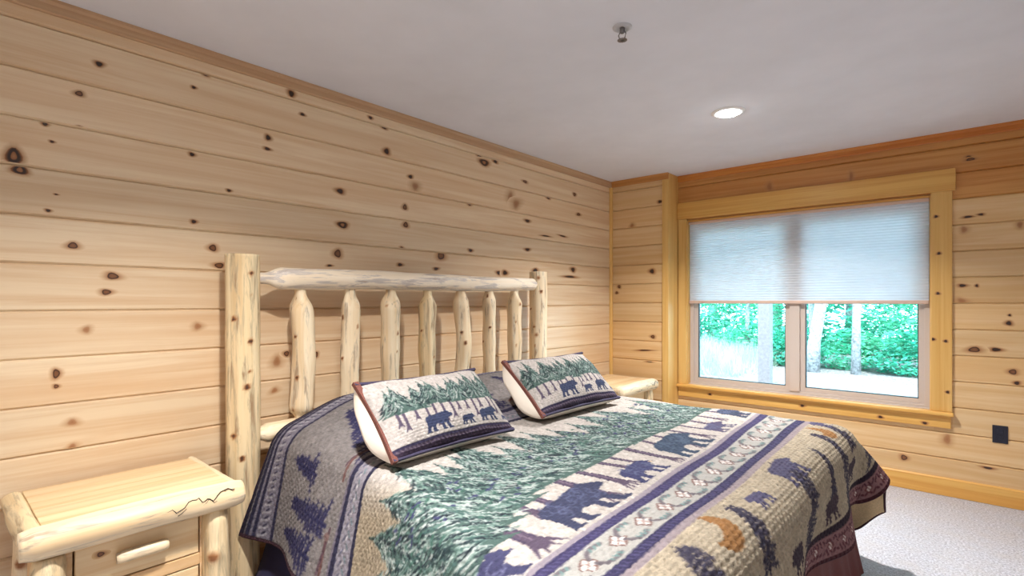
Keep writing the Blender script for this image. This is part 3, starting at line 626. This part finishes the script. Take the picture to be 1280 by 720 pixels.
def grid_mesh(name, V, col, closed=False):
    nu, nv = V.shape[:2]; me = bpy.data.meshes.new(name)
    idx = np.arange(nu*nv).reshape(nu, nv); F = np.stack([idx[:-1, :-1], idx[1:, :-1], idx[1:, 1:], idx[:-1, 1:]], -1).reshape(-1, 4)
    me.vertices.add(nu*nv); me.vertices.foreach_set('co', V.reshape(-1).astype(np.float32))
    me.loops.add(F.size); me.loops.foreach_set('vertex_index', F.reshape(-1).astype(np.int32))
    me.polygons.add(len(F)); me.polygons.foreach_set('loop_start', np.arange(0, F.size, 4, dtype=np.int32))
    me.polygons.foreach_set('use_smooth', np.ones(len(F), bool)); me.update(calc_edges=True)
    if col is not None:
        at = me.attributes.new('pattern', 'FLOAT_COLOR', 'POINT'); c = np.ones((nu*nv, 4), np.float32); c[:, :3] = lin(col.reshape(-1, 3)); at.data.foreach_set('color', c.reshape(-1))
    me.validate(); return me
def clam(u, v, R=0.030):
    """clamshell quilting relief, 0..1"""
    h = np.zeros_like(u); best = np.full(u.shape, 9.0)
    row = np.floor(u/(R*.5))
    for dr in (0, 1, 2):
        r_ = row-dr; cu = r_*R*.5; off = np.where(np.mod(r_, 2) == 0, 0, R*.5); cvv = np.round((v-off)/R)*R+off
        d = np.hypot(u-cu, v-cvv)/(R*.56); take = (d < 1) & (best > 8); best = np.where(take, d, best)
    d = np.where(best > 8, 1, best); return np.sqrt(np.clip(1-d**4, 0, 1))

# ------------------------------------------------------------------ quilt drape
ZT = 0.712; QX0, QX1, QY0, QY1, RR = 0.225, 2.20, 1.05, 3.00, 0.10
S1 = 2.507; T0, T1 = 0.665, 3.58
def sm(x, a, b):
    t = np.clip((x-a)/(b-a), 0, 1); return t*t*(3-2*t)
def near_edge(s): return 1.05-0.23*sm(s, .80, 1.95)
def spread(s, t): return t+(near_edge(s)-1.05)*np.clip((1.45-t)/.75, 0, 1)
def drape(s, t, off=0.0):
    QY0 = near_edge(s)
    a = np.maximum(0, s-(QX1-RR)); bn = np.maximum(0, (QY0+RR)-t); bf = np.maximum(0, t-(QY1-RR)); b = bn+bf
    sg = np.where(bf > 0, 1.0, -1.0); ph = np.arctan2(b, a+1e-9); c2 = np.sin(2*ph)**2
    q = (a**4+b**4)**0.25*(1-0.19*c2)
    al = np.radians(3+np.where(sg < 0, 15, 14)*np.sin(ph)**2+30*c2*np.where(sg > 0, 1, .6))
    thm = PI/2-al; l = np.maximum(0, q-RR*thm); th = np.minimum(q/RR, thm); R = RR+off
    fold = l*(0.16*np.sin(t*8.2+0.7)*np.cos(ph)**2+0.10*np.sin(s*9.5+0.4)*np.sin(ph)**2)
    out = R*np.sin(th)+l*np.sin(al)+fold; dn = R*(1-np.cos(th))-off+l*np.cos(al)
    nx, ny = np.cos(ph), np.sin(ph)*sg
    x = np.minimum(s, QX1-RR)+out*nx*(q > 0); y = np.clip(t, QY0+RR, QY1-RR)+out*ny*(q > 0)
    hx = sm(s, .95, .52)*0.135+sm(s, .30, .22)*(-0.02)
    hy = sm(t, 1.00, 1.46)*sm(t, 3.06, 2.62)*(1-0.22*np.exp(-((t-2.02)/.10)**2))
    z = ZT-dn+hx*hy*np.where(q > 0, np.clip(1-dn*0.6, 0, 1), 1)
    z = z+0.004*np.sin(s*7+t*5)+0.003*np.sin(s*13-t*9)
    return np.stack([x, y, z], -1)
def normals(V):
    du = np.gradient(V, axis=0); dv = np.gradient(V, axis=1); n = np.cross(du, dv); return n/(np.linalg.norm(n, axis=-1, keepdims=True)+1e-9)
quilt = thing('quilt', 'bear and pine tree printed quilt spread over the log bed', 'quilt', (1.2, 2.025, ZT))
def rel(V): return V-np.array((1.2, 2.025, ZT))
cvq = quilt_canvas()
st = 0.0039
su = np.linspace(QX0, S1, int((S1-QX0)/st)); tu = np.linspace(T0, T1, int((T1-T0)/st))
SS, TT = np.meshgrid(su, tu, indexing='ij'); TT = spread(SS, TT)
Vq = drape(SS, TT); Nq = normals(Vq); Nq *= np.sign(Nq[len(su)//2, len(tu)//2, 2])
kk = np.interp(SS, [.2, .5, .9, 1.84, 2.0, 2.3], [0, .07, .11, .06, .03, 0]); SP_ = SS+kk*(TT-2.0)
puff = clam(SS, TT)*0.0058*(0.6+0.4*sm(SS, 1.95, 2.1))+0.0016*rng.normal(0, 1, SS.shape)*0.3
pat = cvq.sample(SP_, TT)*0.79
o = link('printed_top', grid_mesh('printed_top', rel(Vq+Nq*puff[..., None]), pat), M['pattern'], quilt)
# backing, coarser
sb = np.linspace(QX0, S1, 110); tb = np.linspace(T0, T1, 140); Sb, Tb = np.meshgrid(sb, tb, indexing='ij'); Tb = spread(Sb, Tb)
Vb = drape(Sb, Tb); Nb = normals(Vb); Nb *= np.sign(Nb[55, 70, 2]); 
link('backing', grid_mesh('backing', rel(Vb-Nb*0.010), None), M['backing'], quilt)
ring = [Vb[i, 0]-Nb[i, 0]*0.004 for i in range(len(sb))]+[Vb[-1, j]-Nb[-1, j]*0.004 for j in range(1, len(tb))]+[Vb[i, -1]-Nb[i, -1]*0.004 for i in range(len(sb)-2, -1, -1)]+[Vb[0, j]-Nb[0, j]*0.004 for j in range(len(tb)-2, 0, -1)]
tube([tuple(rel(p)) for p in ring], 0.0075, 8, True).build('binding', M['binding'], quilt, True)

# bed skirt
sk = thing('bed_skirt', 'dark burgundy and navy cloth bed skirt reaching the carpet below the quilt', 'bed skirt', (1.2, 2.025, 0))
def panel(name, pts, mat, flare, z1=0.345, z0=0.012, n=60):
    """pts: two corners of a straight panel; ruffles outwards towards the floor"""
    p, q_ = Vector(pts[0]), Vector(pts[1]); d = (q_-p); ln = d.length; d.normalize(); nn = Vector((d.y, -d.x, 0))
    U = np.linspace(0, 1, n); W = np.linspace(0, 1, 22); V = np.zeros((n, 22, 3))
    for i, u in enumerate(U):
        for j, w_ in enumerate(W):
            o_ = flare*w_**1.5+0.013*w_*math.sin(u*ln*16+0.5)+0.006*w_*math.sin(u*ln*41)
            c = p+d*(u*ln)+nn*o_; V[i, j] = (c.x-1.2, c.y-2.025, z1+(z0-z1)*w_)
    ob = link(name, grid_mesh(name, V, None), mat, sk); md = ob.modifiers.new('thickness', 'SOLIDIFY'); md.thickness = 0.004; md.offset = -1
panel('foot_panel', [(2.155, 1.01, 0), (2.155, 2.985, 0)], M['skirt_red'], 0.05, n=120)
panel('side_panel', [(0.245, 1.055, 0), (2.15, 1.0, 0)], M['skirt_navy'], 0.10, n=120)
panel('side_panel', [(2.15, 2.985, 0), (0.245, 2.985, 0)], M['skirt_red'], 0.05, n=100)

# ------------------------------------------------------------------ pillows in quilted shams
def sham_canvas(Wd, Hd, seed):
    cv = Canvas(-Hd/2-.02, Hd/2+.02, -Wd/2-.02, Wd/2+.02, .0022); cv.a[:] = (204, 195, 188); cv.speckle(.06)
    a, b = -Hd/2, Hd/2; tr = a+Hd*.55
    for v in np.arange(-Wd/2+.05, Wd/2, .042):
        v_ = v+rng.normal(0, .006); e = b-Hd*rng.uniform(.20, .33); cv.stroke((tr-.04, v_), (e, v_+.004), .0055, (96, 84, 104)); cv.stroke((e-.01, v_+.002), (e+.008, v_-.008), .005, (96, 84, 104), .002); cv.stroke((e-.01, v_+.002), (e+.008, v_+.012), .005, (96, 84, 104), .002)
    tips = sorted([(rng.uniform(.06, .26), v+rng.normal(0, .008)) for v in np.arange(-Wd/2+.045, Wd/2-.01, .043)], reverse=True)
    for f, v in tips:
        fir(cv, a+Hd*f+.02, v, tr+rng.normal(0, .006), .05, 120, .42, .16)
    for (v0, ln, c) in ((-.150, .135, (58, 66, 98)), (.026, .072, (60, 68, 98)), (.132, .105, (58, 68, 98)), (.262, .04, (64, 76, 114))):
        bear(cv, v0*Wd/.62, (v0+ln)*Wd/.62, b-Hd*.13, c, (96, 110, 150), False, False)
    cv.rect(a-.1, a+.012, -9, 9, (58, 50, 76)); cv.rect(b-.030, b+.1, -9, 9, (84, 70, 92)); cv.rect(b-.034, b-.026, -9, 9, (52, 46, 74)); cv.rect(b-.016, b+.1, -9, 9, (58, 44, 64))
    for v in np.arange(-Wd/2, Wd/2, .018): cv.stroke((b-.022, v), (b-.017, v+.009), .0022, (124, 110, 126))
    cv.rect(-9, 9, Wd/2-.008, 9, (58, 50, 76)); cv.speckle(.03); return cv
def pillow(loc, tilt, yaw, Wd, Hd, label, seed, roll=0.0):
    t = thing('throw_pillow', label, 'pillow', loc, 'printed pillows on the bed')
    t.rotation_euler = Matrix.Rotation(yaw, 3, 'Z').to_4x4().to_euler() if False else (0, 0, 0)
    # local frame: v = width (+y), u = down the face, n = outwards from the face
    R = (Matrix.Rotation(yaw, 3, 'Z') @ Matrix.Rotation(tilt, 3, 'Y') @ Matrix.Rotation(roll, 3, 'Z')).to_4x4(); t.rotation_euler = R.to_euler()
    # local axes: x = down the face (u), y = v, z = n
    def face(U, V, front):
        a = np.abs(2*V/Wd); b = np.abs(2*U/Hd)
        if front: return 0.072*np.clip(1-a**2.6, 0, 1)**.55*np.clip(1-b**2.4, 0, 1)**.6+0.004*np.sin(V*31+seed)*np.sin(U*27)
        return -0.13*np.clip(1-a**5, 0, 1)**.45*np.clip(1-b**3, 0, 1)**.5
    cvs = sham_canvas(Wd, Hd, seed)
    u = np.linspace(-Hd/2, Hd/2, 150); v = np.linspace(-Wd/2, Wd/2, 250); U, V = np.meshgrid(u, v, indexing='ij')
    # sham face: edges drawn in a little, corners left as ears
    pin = lambda U, V: (U*(1-0.06*(1-(2*V/Wd)**2)), V*(1-0.035*(1-(2*U/Hd)**2)))
    PU, PV = pin(U, V); Z = face(U, V, True)+0.003*clam(U, V, .022)*np.clip(1-np.abs(2*V/Wd)**8, 0, 1)
    link('sham_face', grid_mesh('sham_face', np.stack([PU, PV, Z+.004], -1), cvs.sample(U, V)*0.79), M['pattern'], t)
    # cream pillow behind and inside, showing at the open end
    u = np.linspace(-Hd/2, Hd/2, 48); v = np.linspace(-Wd/2, Wd/2, 70); U, V = np.meshgrid(u, v, indexing='ij'); PU, PV = pin(U, V)
    Zb = face(U, V, False); a = np.clip((-V/(Wd/2)-.55)/.45, 0, 1)
    PV = PV-0.048*a*np.clip(1-(2*U/Hd)**2, 0, 1)*np.sin(np.clip(-Zb/.1, 0, 1)*PI*.5)
    Zb = Zb+0.006*np.sin(U*34+V*11)*np.clip(-Zb/.06, 0, 1)
    link('pillow_insert', grid_mesh('pillow_insert', np.stack([PU, PV, Zb], -1), None), M['insert'], t)
    e = lambda f, g: (lambda p: (float(p[0]), float(p[1]), 0.004))(pin(np.array(f), np.array(g)))
    n = 26; h, w2 = Hd/2, Wd/2
    def strip(name, pts, mat, wd, ax):
        mb = MB(); V = []
        for (x, y, z) in pts:
            d = (0, wd) if ax == 'v' else (wd, 0)
            for (k, zz) in ((0, -.006), (0, .010), (1, .012), (1, -.002)): V.append((x+d[0]*k, y+d[1]*k, z+zz))
        F = []
        for i in range(len(pts)-1):
            for k in range(4): F.append((i*4+k, i*4+(k+1) % 4, i*4+4+(k+1) % 4, i*4+4+k))
        F += [(0, 1, 2, 3), tuple(len(V)-4+k for k in range(4))]
        mb.add(V, F); mb.build(name, mat, t, False)
    strip('binding', [e(-h-.006+(Hd+.012)*i/n, -w2-.003) for i in range(n+1)], M['brown_binding'], .021, 'v')
    strip('binding', [e(-h-.003, -w2+Wd*i/n) for i in range(n+1)], M['navy_binding'], .012, 'u')
    strip('binding', [e(h-.010, -w2+Wd*i/n) for i in range(n+1)], M['navy_binding'], .014, 'u')
    return t
pillow((0.985, 1.395, 0.868), math.radians(44), math.radians(-1), 0.62, 0.345, 'printed bear pillow with open cream end, nearer one with its front corner toward the camera', 1)
pillow((0.945, 2.31, 0.872), math.radians(42), math.radians(-2), 0.68, 0.355, 'printed bear pillow farther along the bed, beside the far log nightstand', 2)

# ------------------------------------------------------------------ log nightstands
def nightstand(loc, label, seed):
    t = thing('log_nightstand', label, 'nightstand', loc, 'log nightstands beside the bed')
    rg = random.Random(seed)
    def part(name, x0, x1, y0, y1, z0, z1, m='case', b=0.002, par=None): return MB().box(x0, x1, y0, y1, z0, z1, b).build(name, M[m], par or t)
    for i in range(5):
        x0 = 0.012+i*0.0865; ob = part('top_board', x0+.0004, x0+.0861, 0.052, 0.588, 0.604, 0.6265, 'board', .0012)
    me = log_mesh('front_log', 0.618, [(0, .042), (.05, .050), (.5, .051), (.95, .049), (1, .042)], [(0.105, 2.5, .012, .003, .9), (0.42, 1.4, .008, .002, 1), (0.27, 1.3, .006, 0, .9)], seed, .003, rough=.035, domed=.004, step=.008)
    ob = link('front_log', me, M['log'], t); ob.location = (0.478, -0.002, 0.588); ob.rotation_euler = (-PI/2, 0, 0)
    # worm track carved along the front log
    pts = []; x = 0.235
    while x < 0.585:
        a = 0.22+0.16*math.sin(x*60)+(x-.40)*1.5+rg.uniform(-.14, .14); pts.append((0.478+0.0526*math.cos(a), x, 0.588+0.0526*math.sin(a))); x += rg.uniform(.006, .014)
    tube(pts, 0.0016, 5).build('worm_track', M['slot'], t)
    pts = [(p[0]-0.0006, p[1]+0.004, p[2]-0.008-0.004*math.sin(i)) for i, p in enumerate(pts) if p[1] > .38]
    tube(pts, 0.0013, 5).build('worm_track', M['slot'], t)
    me = log_mesh('side_log', 0.455, [(0, .034), (.5, .037), (1, .036)], (), seed+1, .004, rough=.06, step=.008)
    ob = link('side_log', me, M['log_post'], t); ob.location = (0.002, 0.030, 0.594); ob.rotation_euler = (0, PI/2, 0)
    me = log_mesh('side_log', 0.455, 0.020, (), seed+2, .002, rough=.05, step=.01)
    ob = link('side_log', me, M['log'], t); ob.location = (0.002, 0.594, 0.610); ob.rotation_euler = (0, PI/2, 0)
    for (lx, ly, h) in ((0.462, 0.066, 0.535), (0.462, 0.532, 0.545), (0.052, 0.066, 0.56), (0.052, 0.532, 0.56)):
        kn = [(h-.16, -0.55, .016, .010, .6), (h-.30, .3, .010, .004, .8), (.12, -.3, .010, .003, .8)]
        me = log_mesh('leg', h, [(0, .048), (.5, .046), (.93, .044), (1, .036)], kn, seed+int(lx*100)+int(ly*10), .005, rough=.05, domed=.003)
        link('leg', me, M['log_post' if lx > .3 else 'log'], t).location = (lx, ly, 0.0)
    part('back_panel', 0.004, 0.02, 0.05, 0.56, 0.06, 0.604); part('side_panel', 0.02, 0.43, 0.055, 0.075, 0.06, 0.604); part('side_panel', 0.02, 0.43, 0.525, 0.545, 0.06, 0.604)
    part('face_stile', 0.430, 0.448, 0.055, 0.125, 0.06, 0.604); part('face_stile', 0.430, 0.448, 0.485, 0.545, 0.06, 0.604)
    part('face_rail', 0.430, 0.448, 0.126, 0.484, 0.536, 0.604); part('face_rail', 0.430, 0.452, 0.126, 0.484, 0.352, 0.392); part('face_rail', 0.430, 0.448, 0.126, 0.484, 0.06, 0.135)
    part('bottom_panel', 0.02, 0.429, 0.076, 0.524, 0.06, 0.078)
    for k, (z0, z1) in enumerate(((0.396, 0.532), (0.139, 0.348))):
        d = part('drawer_front', 0.428, 0.450, 0.130, 0.480, z0, z1, 'board', .003)
        zc = (z0+z1)/2+0.006
        me = log_mesh('handle', 0.145, [(0, .016), (.1, .020), (.9, .020), (1, .016)], (), seed+7+k, .001, rough=.03, step=.01, seg=24, domed=.002)
        ob = link('handle', me, M['log'], d); ob.location = (0.474, 0.232, zc); ob.rotation_euler = (-PI/2, 0, 0)
        for yy in (0.25, 0.36): MB().box(0.449, 0.466, yy-.008, yy+.008, zc-.008, zc+.008).build('handle_peg', M['log_cut'], d)
    mk = MB(); knot_fan(mk, 0.195, 0.49, .012, .009, 2, lambda u_, z_: (0.4506, u_, z_), 0.40, 0.53, .13, .48); mk.build('knot', M['board'], [c for c in t.children if c.name.startswith('drawer_front')][0])
    return t
nightstand((0.045, 0.198, 0), 'peeled log nightstand in the left foreground with a log drawer handle', 51)
nightstand((0.020, 3.665, 0), 'peeled log nightstand in the far corner behind the printed pillows', 71)

# ------------------------------------------------------------------ outside the window
struct(MB().box(-9, 9, YB+0.2, 20, -0.2, 0.10).build('ground', M['gravel']))
pp = thing('porch_post', 'square grey wooden porch post standing outside the left window pane', 'post', (0.63, 7.05, 0.10))
MB().box(-.07, .07, -.07, .07, 0.02, 2.6, .006).build('shaft', M['postpaint'], pp)
MB().box(-.10, .10, -.10, .10, 0.0, 0.02, .004).build('foot_block', M['postpaint'], pp)
def leaves(n, blobs, size, seed, flat=0.5):
    rg = np.random.default_rng(seed); wts = np.array([b[3]*b[4]*b[5] for b in blobs])**.67; wts /= wts.sum(); which = rg.choice(len(blobs), n, p=wts); B = np.array(blobs)[which]
    d = rg.normal(0, 1, (n, 3)); d /= np.linalg.norm(d, axis=1, keepdims=True); d *= rg.uniform(.25, 1, (n, 1))**.4; C = B[:, :3]+d*B[:, 3:6]
    a = rg.uniform(0, 2*PI, n); tl = rg.normal(0, flat, n); ux = np.stack([np.cos(a), np.sin(a), np.sin(tl)*.7], 1); uy = np.stack([-np.sin(a)*np.cos(tl), np.cos(a)*np.cos(tl), rg.normal(0, .5, n)], 1)
    sz = size*rg.uniform(.6, 1.3, (n, 1)); V = np.stack([C-ux*sz, C+uy*sz*.45, C+ux*sz, C-uy*sz*.45], 1).reshape(-1, 3)
    me = bpy.data.meshes.new('foliage'); F = np.arange(4*n).reshape(n, 4); me.from_pydata(V.tolist(), [], F.tolist()); me.update(); return me
def tree(loc, label, trunk, blobs, n, size, mat, seed, name='tree', cat='tree'):
    t = thing(name, label, cat, loc, 'trees beyond the window')
    if trunk:
        pts, rad = trunk; tube(pts, rad, 10).build('trunk', M['bark'], t, True)
    f = link('foliage', leaves(n, blobs, size, seed), M[mat], t); f['kind'] = 'stuff'
    return t
Z0 = 0.10
tree((0.50, 10.2, Z0), 'pale leaning tree trunk in the left half of the right window pane', ([(0, 0, -.02), (.03, 0, .5), (.12, 0, 1.1), (.22, 0, 1.8), (.26, 0, 3.2)], [.12, .10, .095, .09, .07]),
     [(.2, .5, 2.9, 1.1, .7, .9), (-.5, .6, 2.3, .6, .5, .5), (.9, .7, 2.4, .6, .5, .5)], 4200, .05, 'leaf', 1)
tree((1.12, 10.3, Z0), 'slim straight pale tree trunk near the middle of the right window pane', ([(0, 0, -.02), (.01, 0, 1.0), (.03, 0, 2.0), (.02, 0, 3.4)], [.075, .06, .055, .045]),
     [(0, .4, 3.0, .9, .6, .8), (.6, .5, 2.2, .6, .4, .5), (-.4, .4, 2.0, .4, .3, .3)], 4000, .05, 'leaf', 2)
tree((0.30, 11.2, Z0), 'thin pale sapling trunk beside the window mullion in the right pane', ([(0, 0, -.02), (-.03, 0, 1.2), (.02, 0, 3.0)], [.05, .045, .035]),
     [(0, .3, 2.6, .8, .6, .9), (.1, .3, 1.4, .5, .4, .4)], 2200, .06, 'leaf2', 3)
tree((2.15, 11.2, Z0), 'bushy green tree at the right side of the right window pane', ([(0, 0, -.02), (0, 0, 1.2), (.05, 0, 2.6)], [.06, .05, .04]),
     [(0, -.1, .3, 1.3, .6, .35), (0, 0, .7, 1.0, .7, .6), (.2, .1, 1.6, 1.2, .7, .6), (-.6, .2, 1.2, .7, .6, .5), (0, .2, 2.6, 1.3, .8, .8)], 8500, .045, 'leaf', 4)
tree((-1.0, 11.6, Z0), 'bright green bush filling the middle of the left window pane', ([(0, 0, -.02), (0, 0, .9), (.05, 0, 2.0)], [.05, .045, .04]),
     [(.3, 0, .35, 1.3, .6, .4), (0, 0, .9, 1.0, .6, .55), (.5, .2, 1.5, .9, .6, .6), (-.6, .2, 1.6, .9, .6, .6), (0, .3, 2.5, 1.4, .8, .9)], 9000, .045, 'leaf', 5)
tree((-2.3, 12.2, Z0), 'green bush at the left edge of the left window pane', ([(0, 0, -.02), (0, 0, .9), (.05, 0, 2.0)], [.05, .045, .04]),
     [(0, 0, 1.0, .9, .6, .6), (.2, .1, 1.9, 1.0, .6, .7), (.2, .2, 2.9, 1.2, .7, .8)], 7500, .048, 'leaf2', 6)
for i, (x, y, wd, lab) in enumerate(((-0.1, 10.9, .55, 'left end, beside the window mullion'), (0.85, 11.0, .5, 'between the two pale trunks'), (1.8, 10.7, .6, 'right of the slim trunk'), (2.75, 10.3, .6, 'right end of the pane'))):
    tree((x, y, Z0-.02), 'low green shrub at the edge of the gravel, '+lab, None, [(0, 0, .22, wd, .4, .22), (.1, .1, .5, wd*.85, .35, .25)], 1700, .05, 'leaf' if i % 2 else 'leaf2', 60+i, 'shrub', 'shrub')
BK = [(-5.5, 15.5), (-3.4, 16.0), (-1.4, 15.2), (0.4, 14.6), (1.7, 15.4), (3.4, 15.0), (5.4, 15.6)]
BL = ['far left', 'second from the left', 'third from the left', 'middle', 'third from the right', 'second from the right', 'far right']
for i, (x, y) in enumerate(BK):
    tree((x, y, Z0), 'tall dense green tree in the back row of the wood, '+BL[i], ([(0, 0, -.02), (.05, 0, 2.0), (0, 0, 4.6)], [.15, .12, .08]),
         [(0, -.3, .35, 1.6, .6, .45), (0, 0, 1.0, 1.4, .7, 1.0), (.3, 0, 2.6, 1.5, .7, 1.1), (-.5, .1, 2.0, 1.2, .7, 1.0), (.2, .1, 4.2, 1.5, .8, 1.2), (-.2, .1, 5.6, 1.2, .7, 1.0)], 8000, .085, 'leaf2' if i % 2 else 'leaf', 20+i)
# pale grass bank on the left
rg = np.random.default_rng(3); mbk = MB()
nx_, ny_ = 24, 14; V = []
for i in range(nx_):
    for j in range(ny_):
        x = -3.6+3.3*i/(nx_-1); y = 8.6+2.6*j/(ny_-1); f = math.sin(PI*i/(nx_-1))**.5*math.sin(PI*j/(ny_-1)); V.append((x, y, Z0-.02+.40*f*(1-.55*i/(nx_-1))+.02*math.sin(x*9)*f))
mbk.add(V, [(i*ny_+j, i*ny_+j+1, (i+1)*ny_+j+1, (i+1)*ny_+j) for i in range(nx_-1) for j in range(ny_-1)])
bank = struct(mbk.build('grass_bank', M['leaf3'], None, True))
gv = []; gf = []
for k in range(9000):
    i = rg.integers(0, nx_); j = rg.integers(0, ny_); p = V[i*ny_+j]; x, y = p[0]+rg.normal(0, .08), p[1]+rg.normal(0, .1); h = rg.uniform(.10, .42); a = rg.uniform(0, 6.28); l_ = rg.normal(0, .08); n0 = len(gv)
    gv += [(x-.008*math.cos(a), y-.008*math.sin(a), p[2]-.01), (x+.008*math.cos(a), y+.008*math.sin(a), p[2]-.01), (x+l_, y+l_*.4, p[2]+h)]; gf.append((n0, n0+1, n0+2))
me = bpy.data.meshes.new('tall_grass'); me.from_pydata(gv, [], gf); me.update()
tg = link('tall_grass', me, M['leaf3']); tg['kind'] = 'stuff'; tg['label'] = 'pale tall grass growing on the bank outside the left window pane'; tg['category'] = 'grass'
